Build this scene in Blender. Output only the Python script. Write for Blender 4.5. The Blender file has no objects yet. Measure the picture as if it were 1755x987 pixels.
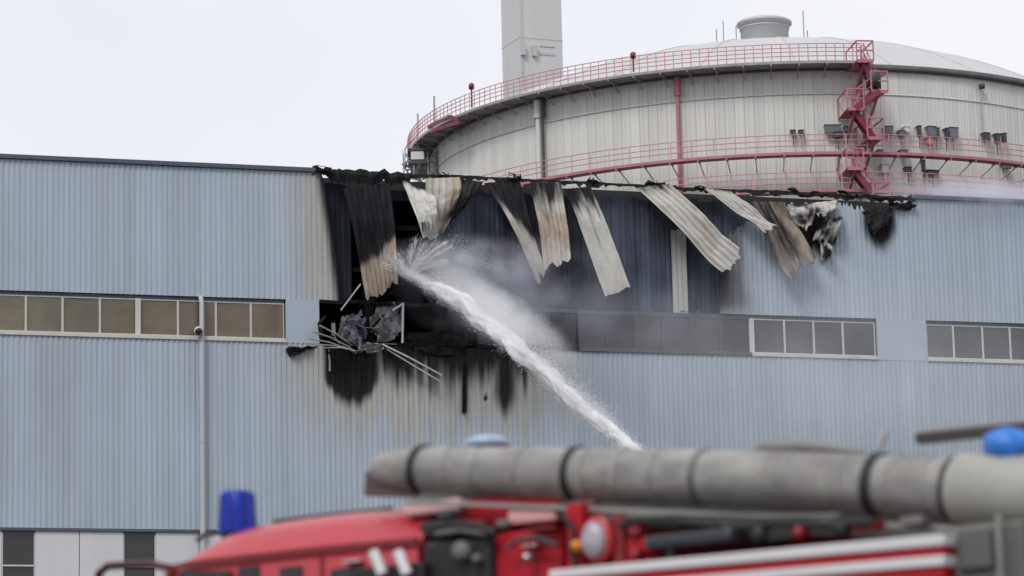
import bpy, math, random
import numpy as np
from mathutils import Vector, Matrix, Euler

random.seed(7); rng = np.random.default_rng(7)
SC = bpy.context.scene
COL = SC.collection
R_ = math.radians

# ------------------------------------------------------------------ camera
PW, PH, FPX = 1755.0, 987.0, 5680.0
PITCH, ROLL, EYE = 0.187, 0.0234, 1.7
FW = Vector((0, math.cos(PITCH), math.sin(PITCH)))
_u = Vector((0, -math.sin(PITCH), math.cos(PITCH))); _r = Vector((1, 0, 0))
RT = _r*math.cos(ROLL) - _u*math.sin(ROLL)
UP = _u*math.cos(ROLL) + _r*math.sin(ROLL)
cam = bpy.data.cameras.new('camera'); camo = bpy.data.objects.new('camera', cam); COL.objects.link(camo)
cam.sensor_width = 36.0; cam.sensor_fit = 'HORIZONTAL'; cam.lens = 36.0*FPX/PW
cam.clip_start = 0.5; cam.clip_end = 6000
m = Matrix((RT, UP, -FW)).transposed().to_4x4(); m.translation = (0, 0, EYE)
camo.matrix_world = m
cam.dof.use_dof = True; cam.dof.focus_distance = 112; cam.dof.aperture_fstop = 2.7
SC.camera = camo

# ------------------------------------------------------------------ sky, sun, exposure
SUN_EL, SUN_AZ = R_(48), R_(205)      # high, behind the camera and a little to the left
w = bpy.data.worlds.new('World'); SC.world = w; w.use_nodes = True
nt = w.node_tree; nt.nodes.clear()
def N(nt, typ, **kw):
    n = nt.nodes.new(typ)
    for k, v in kw.items(): setattr(n, k, v)
    return n
out = N(nt, 'ShaderNodeOutputWorld'); bg = N(nt, 'ShaderNodeBackground')
sky = N(nt, 'ShaderNodeTexSky', sky_type='NISHITA', sun_disc=False, sun_elevation=SUN_EL, sun_rotation=SUN_AZ)
tc = N(nt, 'ShaderNodeTexCoord'); no = N(nt, 'ShaderNodeTexNoise'); no.inputs['Scale'].default_value = 3.2
no.inputs['Detail'].default_value = 5; no.inputs['Roughness'].default_value = .55
rp = N(nt, 'ShaderNodeValToRGB')
rp.color_ramp.elements[0].position = .30; rp.color_ramp.elements[0].color = (7.8, 7.9, 8.45, 1)
rp.color_ramp.elements[1].position = .68; rp.color_ramp.elements[1].color = (9.1, 9.15, 9.4, 1)
mx = N(nt, 'ShaderNodeMix', data_type='RGBA'); mx.inputs[0].default_value = .94   # thick cloud over the clear sky
L = nt.links.new
L(tc.outputs['Generated'], no.inputs['Vector']); L(no.outputs['Fac'], rp.inputs[0])
L(sky.outputs[0], mx.inputs[6]); L(rp.outputs[0], mx.inputs[7]); L(mx.outputs[2], bg.inputs[0])
bg.inputs[1].default_value = 0.092; L(bg.outputs[0], out.inputs[0])
sun = bpy.data.lights.new('sun', 'SUN'); sun.energy = 1.5; sun.angle = R_(18); sun.color = (1, .97, .93)
suno = bpy.data.objects.new('sun', sun); COL.objects.link(suno)
suno.rotation_euler = Vector((-math.sin(SUN_AZ)*math.cos(SUN_EL), -math.cos(SUN_AZ)*math.cos(SUN_EL), -math.sin(SUN_EL))).to_track_quat('-Z', 'Y').to_euler()
SC.view_settings.view_transform = 'Standard'; SC.view_settings.look = 'None'
SC.view_settings.exposure = 0.26; SC.view_settings.gamma = 1.0
SC.cycles.use_denoising = True
SC.cycles.volume_bounces = 4; SC.cycles.max_bounces = 16; SC.cycles.diffuse_bounces = 10; SC.cycles.transmission_bounces = 12
SC.cycles.transparent_max_bounces = 24

# ------------------------------------------------------------------ pixels to places
def ray(px, py): return FW + RT*((px-PW/2)/FPX) - UP*((py-PH/2)/FPX)
EYEV = Vector((0, 0, EYE))
class Plane:
    """a vertical plane through base, local x along it, local y away from the camera, z up"""
    def __init__(s, base, ang): s.b = Vector((base[0], base[1], 0)); s.a = ang; s.ex = Vector((math.cos(ang), math.sin(ang), 0)); s.ey = Vector((-math.sin(ang), math.cos(ang), 0))
    def loc(s, px, py, y=0.0):
        d = ray(px, py); t = ((s.b - EYEV).dot(s.ey) + y)/d.dot(s.ey); P = EYEV + d*t - s.b
        return Vector((P.dot(s.ex), y, P.z))
    def world(s, x, y, z): return s.b + s.ex*x + s.ey*y + Vector((0, 0, z))
    def pix(s, x, y, z):                      # numpy arrays -> pixels, used to place stains where the photo shows them
        X = s.b.x + s.ex.x*x + s.ey.x*y; Y = s.b.y + s.ex.y*x + s.ey.y*y; Z = z - EYE
        d = X*FW.x + Y*FW.y + Z*FW.z; a = X*RT.x + Y*RT.y + Z*RT.z; b = X*UP.x + Y*UP.y + Z*UP.z
        return PW/2 + FPX*a/d, PH/2 - FPX*b/d
FAC = Plane((0, 110), 0.302)                  # the burnt facade
Z_ROOF, Z_WT, Z_WB, Z_CB = 24.58+EYE, 20.17+EYE, 18.71+EYE, 12.49+EYE
def fx(px, py=540): return FAC.loc(px, py).x
def fz(px, py): return FAC.loc(px, py).z

# ------------------------------------------------------------------ mesh helpers
class MB:
    def __init__(s): s.v = []; s.f = []; s.sm = []
    def add(s, vs, fs, smooth=False):
        o = len(s.v); s.v += [tuple(v) for v in vs]; s.f += [tuple(i+o for i in f) for f in fs]; s.sm += [smooth]*len(fs); return s
    def box(s, a, b, M=None):
        x0, y0, z0 = a; x1, y1, z1 = b
        vs = [Vector(p) for p in ((x0,y0,z0),(x1,y0,z0),(x1,y1,z0),(x0,y1,z0),(x0,y0,z1),(x1,y0,z1),(x1,y1,z1),(x0,y1,z1))]
        if M: vs = [M @ v for v in vs]
        return s.add(vs, [(0,3,2,1),(4,5,6,7),(0,1,5,4),(1,2,6,5),(2,3,7,6),(3,0,4,7)])
    def bar(s, p, q, w, h=None):
        h = h or w; p = Vector(p); q = Vector(q); d = q-p; l = d.length
        if l < 1e-6: return s
        return s.box((-w/2, -h/2, 0), (w/2, h/2, l), Matrix.Translation(p) @ d.to_track_quat('Z', 'Y').to_matrix().to_4x4())
    def tube(s, pts, r, n=10, caps=True):
        pts = [Vector(p) for p in pts]; rs = r if hasattr(r, '__len__') else [r]*len(pts); vs = []; fs = []; k = len(pts)
        u = None
        for i, p in enumerate(pts):
            d = (pts[min(i+1, k-1)] - pts[max(i-1, 0)]).normalized()
            if u is None: u = d.orthogonal().normalized()
            u = (u - d*u.dot(d)).normalized(); v = d.cross(u)
            vs += [p + (u*math.cos(2*math.pi*j/n) + v*math.sin(2*math.pi*j/n))*rs[i] for j in range(n)]
        for i in range(k-1):
            for j in range(n):
                j2 = (j+1) % n; fs.append((i*n+j, i*n+j2, (i+1)*n+j2, (i+1)*n+j))
        s.add(vs, fs, True)
        if caps:
            s.add(vs[:n], [tuple(range(n))[::-1]]); s.add(vs[-n:], [tuple(range(n))])
        return s
    def lathe(s, prof, n=24, c=(0, 0, 0), M=None):
        vs = []; fs = []; k = len(prof); c = Vector(c)
        for r, z in prof:
            for j in range(n):
                a = 2*math.pi*j/n; p = Vector((r*math.cos(a), r*math.sin(a), z)); vs.append((M @ p if M else p) + c)
        for i in range(k-1):
            for j in range(n):
                j2 = (j+1) % n; fs.append((i*n+j, i*n+j2, (i+1)*n+j2, (i+1)*n+j))
        return s.add(vs, fs, True)
    def grid(s, P, smooth=False):
        r, c = len(P), len(P[0]); vs = [p for row in P for p in row]
        return s.add(vs, [(i*c+j, i*c+j+1, (i+1)*c+j+1, (i+1)*c+j) for i in range(r-1) for j in range(c-1)], smooth)
    def mesh(s, name):
        me = bpy.data.meshes.new(name); me.from_pydata(s.v, [], s.f); me.polygons.foreach_set('use_smooth', s.sm); me.update(); return me
    def build(s, name, mat, parent=None, bevel=0, solid=0):
        return link(name, s.mesh(name), mat, parent, bevel, solid)
def link(name, me, mat, parent=None, bevel=0, solid=0):
    o = bpy.data.objects.new(name, me); COL.objects.link(o)
    if mat and not me.materials: me.materials.append(mat)
    if parent: o.parent = parent
    if solid:
        md = o.modifiers.new('solid', 'SOLIDIFY'); md.thickness = solid; md.offset = 0
    if bevel:
        md = o.modifiers.new('bevel', 'BEVEL'); md.width = bevel; md.segments = 2; md.limit_method = 'ANGLE'; md.angle_limit = R_(40)
    return o
def tag(o, label=None, cat=None, group=None, kind=None):
    for k, v in (('label', label), ('category', cat), ('group', group), ('kind', kind)):
        if v: o[k] = v
    return o
def empty(name, loc=(0, 0, 0), rz=0):
    o = bpy.data.objects.new(name, None); COL.objects.link(o); o.location = loc; o.rotation_euler = (0, 0, rz); o.empty_display_size = .2; return o
def set_attr(me, name, arr):                  # arr (n,3): r soot, g heat bleach, b spare
    a = me.color_attributes.new(name, 'FLOAT_COLOR', 'POINT'); c = np.ones((len(arr), 4), np.float32); c[:, :3] = arr; a.data.foreach_set('color', c.ravel())
def fbm(x, y, seed=0, octs=4, f=1.0):         # cheap value noise, arrays -> 0..1
    r = np.random.default_rng(seed); T = r.random((64, 64)); t = 0; am = 1; tot = 0
    x = np.asarray(x, float); y = np.asarray(y, float)
    for o in range(octs):
        a = x*f+17.3*o; b = y*f+5.1*o; i = np.floor(a).astype(int); j = np.floor(b).astype(int); u = a-i; v = b-j; u = u*u*(3-2*u); v = v*v*(3-2*v)
        g = lambda p, q: T[p % 64, q % 64]
        t = t + am*((g(i,j)*(1-u)+g(i+1,j)*u)*(1-v)+(g(i,j+1)*(1-u)+g(i+1,j+1)*u)*v); tot += am; am *= .5; f *= 2.03
    return t/tot
def sstep(a, b, x): t = np.clip((x-a)/(b-a), 0, 1); return t*t*(3-2*t)

# ------------------------------------------------------------------ materials
MATS = {}; ALB = .86
def pm(name, col, rough=.6, metal=0, var=.12, scale=(1.5, 1.5, .6), streak=0, bump=0, rnd=0, spec=.5, coat=0):
    """principled paint / metal with uneven tone; rnd = tone change from piece to piece"""
    if name in MATS: return MATS[name]
    col = tuple(c*ALB for c in col)
    m = bpy.data.materials.new(name); m.use_nodes = True; nt = m.node_tree; L = nt.links.new
    b = nt.nodes['Principled BSDF']; b.inputs['Roughness'].default_value = rough; b.inputs['Metallic'].default_value = metal
    b.inputs['Specular IOR Level'].default_value = spec; b.inputs['Coat Weight'].default_value = coat; b.inputs['Coat Roughness'].default_value = .15
    tc = N(nt, 'ShaderNodeTexCoord'); mp = N(nt, 'ShaderNodeMapping'); mp.inputs['Scale'].default_value = scale
    L(tc.outputs['Object'], mp.inputs[0]); n = N(nt, 'ShaderNodeTexNoise'); n.inputs['Scale'].default_value = 1.0; n.inputs['Detail'].default_value = 6; n.inputs['Roughness'].default_value = .62
    oi = N(nt, 'ShaderNodeObjectInfo')
    ad = N(nt, 'ShaderNodeVectorMath', operation='ADD'); sc_ = N(nt, 'ShaderNodeVectorMath', operation='SCALE'); cb = N(nt, 'ShaderNodeCombineXYZ')
    for k in range(3): L(oi.outputs['Random'], cb.inputs[k])
    L(cb.outputs[0], sc_.inputs[0]); sc_.inputs['Scale'].default_value = 40; L(mp.outputs[0], ad.inputs[0]); L(sc_.outputs[0], ad.inputs[1])
    L(ad.outputs[0], n.inputs['Vector'])
    mr = N(nt, 'ShaderNodeMapRange'); mr.inputs[1].default_value = .3; mr.inputs[2].default_value = .7; mr.inputs[3].default_value = 1-var; mr.inputs[4].default_value = 1+var*.6
    L(n.outputs['Fac'], mr.inputs[0]); last = mr.outputs[0]
    if rnd:
        m2 = N(nt, 'ShaderNodeMapRange'); m2.inputs[3].default_value = 1-rnd; m2.inputs[4].default_value = 1+rnd*.5; L(oi.outputs['Random'], m2.inputs[0])
        mu = N(nt, 'ShaderNodeMath', operation='MULTIPLY'); L(last, mu.inputs[0]); L(m2.outputs[0], mu.inputs[1]); last = mu.outputs[0]
    vm = N(nt, 'ShaderNodeVectorMath', operation='SCALE'); vm.inputs[0].default_value = col; L(last, vm.inputs['Scale']); L(vm.outputs[0], b.inputs['Base Color'])
    if bump:
        bp = N(nt, 'ShaderNodeBump'); bp.inputs['Strength'].default_value = bump; bp.inputs['Distance'].default_value = .05; L(n.outputs['Fac'], bp.inputs['Height']); L(bp.outputs[0], b.inputs['Normal'])
    MATS[name] = m; return m
def burnt_mat(name, base, bleach, soot=(.014, .013, .016), rough=.5):
    """painted sheet steel; the stain attribute says where the fire bleached (g) or blackened (r) it"""
    m = bpy.data.materials.new(name); m.use_nodes = True; nt = m.node_tree; L = nt.links.new
    b = nt.nodes['Principled BSDF']; b.inputs['Roughness'].default_value = rough
    at = N(nt, 'ShaderNodeAttribute', attribute_name='stain'); sp = N(nt, 'ShaderNodeSeparateColor'); L(at.outputs['Color'], sp.inputs[0])
    tc = N(nt, 'ShaderNodeTexCoord'); mp = N(nt, 'ShaderNodeMapping'); mp.inputs['Scale'].default_value = (5.5, 5.5, .35); L(tc.outputs['Object'], mp.inputs[0])
    n = N(nt, 'ShaderNodeTexNoise'); n.inputs['Scale'].default_value = 1; n.inputs['Detail'].default_value = 7; n.inputs['Roughness'].default_value = .65; L(mp.outputs[0], n.inputs['Vector'])
    n2 = N(nt, 'ShaderNodeTexNoise'); n2.inputs['Scale'].default_value = .22; n2.inputs['Detail'].default_value = 4; L(tc.outputs['Object'], n2.inputs['Vector'])
    def edge(chan, amt, lo, hi):
        a = N(nt, 'ShaderNodeMath', operation='MULTIPLY_ADD'); s = N(nt, 'ShaderNodeMath', operation='SUBTRACT'); s.inputs[1].default_value = .5
        L(n.outputs['Fac'], s.inputs[0]); L(s.outputs[0], a.inputs[0]); a.inputs[1].default_value = amt; L(sp.outputs[chan], a.inputs[2])
        # no stain where the attribute is nil
        r = N(nt, 'ShaderNodeMapRange', interpolation_type='SMOOTHSTEP'); r.inputs[1].default_value = lo; r.inputs[2].default_value = hi; L(a.outputs[0], r.inputs[0])
        r2 = N(nt, 'ShaderNodeMapRange'); r2.inputs[2].default_value = .15; L(sp.outputs[chan], r2.inputs[0])
        mu = N(nt, 'ShaderNodeMath', operation='MULTIPLY'); L(r.outputs[0], mu.inputs[0]); L(r2.outputs[0], mu.inputs[1]); return mu.outputs[0]
    def tone(col, src, a, c):
        r = N(nt, 'ShaderNodeMapRange'); r.inputs[1].default_value = .3; r.inputs[2].default_value = .7; r.inputs[3].default_value = a; r.inputs[4].default_value = c; L(src, r.inputs[0])
        v = N(nt, 'ShaderNodeVectorMath', operation='SCALE'); v.inputs[0].default_value = col; L(r.outputs[0], v.inputs['Scale']); return v.outputs[0]
    oi = N(nt, 'ShaderNodeObjectInfo'); orr = N(nt, 'ShaderNodeMapRange'); orr.inputs[3].default_value = .95; orr.inputs[4].default_value = 1.04; L(oi.outputs['Random'], orr.inputs[0])
    mp3 = N(nt, 'ShaderNodeMapping'); mp3.inputs['Scale'].default_value = (2.6, 2.6, .14); L(tc.outputs['Object'], mp3.inputs[0]); n3 = N(nt, 'ShaderNodeTexNoise'); n3.inputs['Scale'].default_value = 1; n3.inputs['Detail'].default_value = 5; L(mp3.outputs[0], n3.inputs['Vector'])
    r3 = N(nt, 'ShaderNodeMapRange'); r3.inputs[1].default_value = .3; r3.inputs[2].default_value = .7; r3.inputs[3].default_value = .92; r3.inputs[4].default_value = 1.06; L(n3.outputs['Fac'], r3.inputs[0])
    m3 = N(nt, 'ShaderNodeMath', operation='MULTIPLY'); L(orr.outputs[0], m3.inputs[0]); L(r3.outputs[0], m3.inputs[1])
    def tone2(v):
        q = N(nt, 'ShaderNodeVectorMath', operation='SCALE'); L(v, q.inputs[0]); L(m3.outputs[0], q.inputs['Scale']); return q.outputs[0]
    mb = N(nt, 'ShaderNodeMix', data_type='RGBA'); L(edge(1, .55, .15, .85), mb.inputs[0]); L(tone2(tone(base, n2.outputs['Fac'], .93, 1.05)), mb.inputs[6]); L(tone(bleach, n.outputs['Fac'], .72, 1.08), mb.inputs[7])
    ms = N(nt, 'ShaderNodeMix', data_type='RGBA'); L(edge(0, .5, .18, .8), ms.inputs[0]); L(mb.outputs[2], ms.inputs[6]); L(tone(soot, n.outputs['Fac'], .6, 1.8), ms.inputs[7])
    sr = N(nt, 'ShaderNodeMapRange'); sr.inputs[3].default_value = .4; sr.inputs[4].default_value = .04; L(sp.outputs[0], sr.inputs[0]); L(sr.outputs[0], b.inputs['Specular IOR Level'])
    L(ms.outputs[2], b.inputs['Base Color']); return m
BLUE = (.362, .422, .490)
M_clad = burnt_mat('pale_blue_cladding_paint', BLUE, (.40, .40, .38), soot=(.014, .012, .013))
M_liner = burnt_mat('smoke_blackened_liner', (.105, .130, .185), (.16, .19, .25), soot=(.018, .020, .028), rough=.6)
M_torn = burnt_mat('torn_sheet_metal', (.47, .463, .432), (.33, .26, .20), rough=.5)
M_flat = pm('pale_blue_flat_panel', (.41, .475, .56), .5, var=.06, scale=(.6, .6, .3))
M_trim = pm('dark_blue_trim', (.075, .09, .12), .5)
M_frame = pm('off_white_frame', (.60, .58, .55), .5, var=.1)
M_frame_sooty = pm('sooty_frame', (.10, .10, .11), .6, var=.3)
M_glass = pm('brown_tinted_glass', (.165, .138, .092), .12, var=.25, scale=(1.1, 1.1, 1.6), rnd=.3)
M_glass_sooty = pm('soot_coated_glass', (.075, .075, .09), .5, var=.35, scale=(1.2, 1.2, 1.5), rnd=.3)
M_glass_b = pm('umber_tinted_glass', (.165, .128, .085), .12, var=.28, scale=(2.2, 2.2, .6), rnd=.3)
M_glass_c = pm('dark_olive_glass', (.14, .132, .085), .10, var=.28, scale=(1.4, 1.4, 1.2), rnd=.3)
M_dglass = pm('dark_glass', (.035, .035, .036), .18, var=.2, rnd=.2)
M_white = pm('white_wall_panel', (.66, .66, .68), .5, var=.06, scale=(.8, .8, .3))
M_char = pm('charred_steel', (.011, .010, .012), .8, var=.5, scale=(3, 3, 3), bump=.4, spec=.1)
M_ash = pm('ash_grey_metal', (.12, .12, .13), .6, var=.45, scale=(4, 4, 4), bump=.3)
M_roof = pm('roof_felt', (.035, .035, .038), .9)
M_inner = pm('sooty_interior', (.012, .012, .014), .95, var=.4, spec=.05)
M_pipe = pm('grey_downpipe', (.46, .47, .50), .5, var=.1)
M_tank = pm('light_grey_tank_sheet', (.69, .69, .66), .5, var=.08, scale=(1.2, 1.2, .12), rnd=.08)
M_dome = pm('grey_dome_sheet', (.56, .565, .57), .5, var=.07, scale=(.15, .15, .15))
M_red = pm('red_rail_paint', (.52, .17, .22), .5, var=.2, scale=(2, 2, 2))
M_deckgrey = pm('grey_walkway_deck', (.36, .345, .35), .6, var=.3)
M_bracket = pm('pale_bracket', (.42, .38, .38), .6, var=.2)
M_pink = pm('hazed_red_rail', (.66, .30, .35), .5, var=.2, scale=(2, 2, 2))  # rail red lightened to pink, haze and overexposure put into the colour
M_darkred = pm('dark_red_deck', (.22, .03, .06), .6, var=.25)
M_edge = pm('dark_roof_edge', (.13, .13, .135), .6, var=.3)
M_galv = pm('galvanised_steel', (.42, .42, .43), .4, .6, var=.3, scale=(3, 3, 3))
M_dgrey = pm('dark_grey_metal', (.06, .06, .065), .5, var=.25)
M_stack = pm('pale_concrete', (.66, .665, .67), .8, var=.08, scale=(.4, .4, .08))
M_stackseam = pm('stack_seam', (.57, .575, .58), .8)
M_asph = pm('asphalt', (.055, .055, .057), .9, var=.3, scale=(.3, .3, .3), bump=.2)
M_tred = pm('fire_engine_red', (.50, .022, .04), .38, var=.08, coat=.45)
M_tredb = pm('signal_red_panel', (.46, .010, .022), .45, var=.12, spec=.25)
M_tred2 = pm('deep_red_paint', (.23, .008, .012), .4, var=.15)
M_black = pm('black_rubber', (.012, .012, .013), .6, var=.2)
M_blackgl = pm('black_window_glass', (.012, .012, .015), .1)
M_boom = pm('weathered_grey_pipe', (.32, .31, .295), .55, var=.38, scale=(5, 5, 9), bump=.15)
M_boomdark = pm('grimy_grey_steel', (.15, .15, .14), .6, var=.3, scale=(4, 4, 4))
M_twhite = pm('white_reflective_strip', (.72, .71, .72), .4, var=.06)
M_bluebeacon = pm('blue_beacon_plastic', (.002, .028, .40), .35, var=.1, spec=.3)
M_bluebeacon2 = pm('dark_blue_beacon_core', (.006, .006, .16), .25)
M_bluecap = pm('bright_blue_plastic', (.03, .22, .72), .45, var=.15, scale=(6, 6, 6))
M_amber = pm('amber_lamp', (.75, .25, .05), .3)
M_lens = pm('pale_lamp_lens', (.46, .43, .48), .25, var=.3, scale=(9, 9, 9))
M_chrome = pm('bright_metal', (.7, .7, .7), .25, .8)

# ------------------------------------------------------------------ ground
g = MB().grid([[(x, y, 0) for x in np.linspace(-2500, 2500, 11)] for y in np.linspace(-400, 4600, 11)]).build('ground', M_asph); tag(g, kind='structure')

# ------------------------------------------------------------------ industrial hall
hall = empty('industrial_hall', FAC.b, FAC.a)
tag(hall, 'long pale blue ribbed industrial hall with a burnt hole below its roof edge', 'hall')
XL, XR, DEPTH = fx(-330), fx(2080), 24.0

def stain_outer(x, y, z):
    px, py = FAC.pix(x, y, z)
    n = fbm(x*1.1, z*.35, 3); n2 = fbm(x*5.2, z*.12, 5, 3)
    soot = np.zeros_like(px); heat = np.zeros_like(px)
    upper = z > Z_WT-.05
    # upper wall, left of the hole
    edge = 553 + (py-290)*.14
    d = edge-px
    soot = np.where(upper & (px < 700), np.clip(1-d/26, 0, 1)**1.3*.9*(.8+.4*n), soot)
    heat = np.where(upper & (px < 700), np.clip(1-(d-8+50*(n2-.5)+30*(n-.5))/84, 0, 1)**.8*.95, heat)
    # upper wall, right of the hole
    r = upper & (px >= 700)
    soot = np.where(r, np.clip(1-(px-1222)/90, 0, 1)**.8*(.85+.3*(n2-.5))*np.clip((560-py)/60+.3, 0, 1), soot)
    soot = np.where(r, np.maximum(soot, np.exp(-((px-1508)/26)**2-((py-380)/42)**2)*1.4), soot)
    soot = np.where(r, np.maximum(soot, np.exp(-((px-1392)/46)**2-((py-395)/55)**2)*1.0*(.7+.6*n2)), soot)
    soot = np.where(r, np.maximum(soot, np.clip(1-(py-335)/22, 0, 1)*.5*(px < 1570)), soot)
    heat = np.where(r, np.clip(1-(px-1235)/120, 0, 1)*.5, heat)
    # lower wall
    lo = z < Z_WB+.05
    dep = py-596-(px-600)*.012
    b1 = np.clip(sstep(548, 566, px)*(1-sstep(628, 672, px)), 0, 1)*(1-sstep(60, 128, dep+26*(n2-.5)+.016*(px-605)**2*sstep(20, 90, dep)))
    b2 = sstep(640, 660, px)*(1-sstep(880, 985, px))*(1-sstep(0, 115, dep+80*(n2-.5)))*.85
    b3 = np.exp(-((px-866)/24)**2)*(1-sstep(70, 150, dep+40*(n2-.5)))*.85
    b3b = np.exp(-((px-750)/60)**2)*(1-sstep(20, 130, dep+80*(n2-.5)))*.75
    b5 = np.exp(-((px-796)/5)**2)*(1-sstep(105, 118, dep))*sstep(15, 30, dep)*1.1
    b6 = np.exp(-((px-832)/4)**2-((py-681)/6)**2)*1.2
    b4 = np.clip(1-dep/22, 0, 1)*sstep(985, 1000, px)*(1-sstep(1150, 1320, px))*.45
    s2 = np.maximum.reduce([b1*1.05, b2, b3, b3b, b4, b5, b6])
    soot = np.where(lo, s2, soot)
    h2 = sstep(330, 660, px+60*(n-.5))*(1-sstep(880, 1080, px))*(1-sstep(60, 215, dep+110*(n2-.5)+40*(n-.5)))*.95
    h2 = np.maximum(h2, .35*sstep(330, 420, px)*(1-sstep(520, 600, px))*(1-sstep(20, 120, dep)))
    heat = np.where(lo, h2, heat)
    return np.stack([np.clip(soot, 0, 1.15), np.clip(heat, 0, 1), 0*soot], 1)

RIB = 0.18
def rib_columns(x0, x1):
    xs = []; ds = []
    k0 = math.floor(x0/RIB)-1; k1 = math.ceil(x1/RIB)+1
    for k in range(k0, k1):
        for o, d in ((0, 0), (.075, 0), (.102, .022), (.153, .022)):
            x = k*RIB+o
            if x0-1e-6 <= x <= x1+1e-6: xs.append(x); ds.append(d)
    return xs, ds
def ribbed(name, x0, x1, zlo, zhi, y0, mat, stain, parent, rows=24, skip=None):
    """one sheet of ribbed cladding between two edge curves"""
    xs, ds = rib_columns(x0, x1)
    P = []; F = []
    cols = []
    for x, d in zip(xs, ds):
        a, b = zlo(x), zhi(x)
        cols.append(None if b-a < .02 else (x, y0+d, a, b))
    V = np.array([[(c[0], c[1], c[2]+(c[3]-c[2])*i/rows) for i in range(rows+1)] if c else [(x, y0, zlo(x))]*(rows+1) for c, x in zip(cols, xs)]).reshape(-1, 3)
    for j in range(len(xs)-1):
        if cols[j] and cols[j+1]:
            for i in range(rows):
                a = j*(rows+1)+i; b = (j+1)*(rows+1)+i
                F.append((a, b, b+1, a+1))
    if not F: return None
    me = bpy.data.meshes.new(name); me.from_pydata(V.tolist(), [], F); me.update()
    set_attr(me, 'stain', stain(V[:, 0], V[:, 1], V[:, 2]))
    return link(name, me, mat, parent)

# outline of the torn-away cladding above the window band: the height up to which outer sheets still stand
tear = [(-900, 0), (480, 0), (545, 0), (553, 296), (562, 360), (575, 430), (583, 508), (583.5, 520), (1233, 536), (1236, 470), (1246, 402), (1300, 372), (1342, 350), (1350, 352), (1420, 352), (1446, 350), (1500, 364), (1530, 356), (1560, 351)]
tx, tz = [], []
for px, py in tear:
    if py == 0: tx.append(fx(px, 300)); tz.append(Z_ROOF)
    else:
        p = FAC.loc(px, py); tx.append(p.x); tz.append(min(p.z, Z_ROOF))
tx.append(fx(1580, 350)); tz.append(Z_ROOF); tx.append(XR+1); tz.append(Z_ROOF)
tx = np.array(tx); tz = np.array(tz)
def z_tear(x):
    z = float(np.interp(x, tx, tz))
    if z < Z_ROOF-.05 and z > Z_WT: z += .25*(random.random()-.5)
    return z
SHEET = RIB*6
k = 0; x = math.floor(XL/SHEET)*SHEET
while x < XR:
    for (zl, zh, nm, rows) in ((lambda q: Z_WT, z_tear, 'cladding_sheet', 34), (lambda q: Z_CB, lambda q: Z_WB, 'cladding_sheet', 44)):
        ribbed(nm, x, x+SHEET+.075, zl, zh, -.004*(k % 2), M_clad, stain_outer, hall, rows)
    x += SHEET; k += 1
# inner liner wall behind the torn outer skin
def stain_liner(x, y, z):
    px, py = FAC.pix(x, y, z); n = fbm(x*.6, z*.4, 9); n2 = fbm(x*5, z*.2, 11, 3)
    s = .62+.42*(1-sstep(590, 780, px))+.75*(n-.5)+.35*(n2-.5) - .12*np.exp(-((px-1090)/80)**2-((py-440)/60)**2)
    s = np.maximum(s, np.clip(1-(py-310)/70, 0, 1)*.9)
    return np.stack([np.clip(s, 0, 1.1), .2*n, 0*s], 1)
lin_hole = [(560, 0), (601, 0), (606, 0), (745, 0), (752, 425), (790, 380), (815, 330), (830, 318), (835, 300)]
def z_liner_hi(q):
    px = np.interp(q, [fx(560, 400), fx(1400, 400)], [560, 1400]); 
    return Z_ROOF-.25-.35*float(fbm(np.array([q*2.2]), np.array([0.]), 21)[0])
def z_liner_lo(q):
    a, b, c = fx(606, 420), fx(752, 420), fx(832, 420)
    if q < a or q > c: return Z_WT
    if q < b: return Z_ROOF-.3-.55*math.exp(-((q-(a+b)/2)/((b-a)*.8))**2)
    return Z_WT+.2*float(fbm(np.array([q*3.]), np.array([4.]), 23)[0])
x = fx(556, 400)
while x < fx(1420, 400):
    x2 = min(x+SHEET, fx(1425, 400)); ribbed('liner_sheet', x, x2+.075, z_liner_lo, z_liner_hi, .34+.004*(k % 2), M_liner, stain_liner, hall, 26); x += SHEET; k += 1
# pale strip of skin left standing on a column
ps = FAC.loc(1152, 400); pe = FAC.loc(1184, 530)
ribbed('column_sheet', ps.x, pe.x, lambda q: Z_WT, lambda q: fz(1165, 398)+.2*random.random(), .20, M_clad, lambda x, y, z: np.stack([np.clip(.42-.25*sstep(0, 1.4, Z_WT+2.2-z)+.0*x, 0, 1), .8+0*x, 0*x], 1), hall, 12)

# steelwork, slabs and shell behind the hole
def part(name, mat, fn, parent=hall, bevel=0, solid=0):
    b = MB(); fn(b); return b.build(name, mat, parent, bevel, solid)
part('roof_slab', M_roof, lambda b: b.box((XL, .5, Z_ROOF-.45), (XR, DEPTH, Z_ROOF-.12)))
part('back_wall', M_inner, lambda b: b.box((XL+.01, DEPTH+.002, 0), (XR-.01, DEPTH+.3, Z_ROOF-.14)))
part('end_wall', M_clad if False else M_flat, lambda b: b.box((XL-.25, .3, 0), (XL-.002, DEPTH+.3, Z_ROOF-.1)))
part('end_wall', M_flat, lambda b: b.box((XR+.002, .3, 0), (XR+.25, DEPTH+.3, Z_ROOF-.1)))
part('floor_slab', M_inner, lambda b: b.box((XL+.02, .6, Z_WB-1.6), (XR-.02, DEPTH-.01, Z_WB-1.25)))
for px in (640, 760, 905, 1060, 1216):
    part('column', M_char, lambda b, X=fx(px, 420): (b.box((X-.15, .62, 0.02), (X+.15, .64, Z_ROOF-.46)), b.box((X-.15, .94, 0.02), (X+.15, .96, Z_ROOF-.46)), b.box((X-.012, .641, 0.02), (X+.012, .939, Z_ROOF-.46))))
for dz in (1.1, 2.6):
    part('rail_beam', M_char, lambda b: b.box((fx(560, 400), .50, Z_WT+dz), (fx(1240, 400), .60, Z_WT+dz+.16)))
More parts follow.
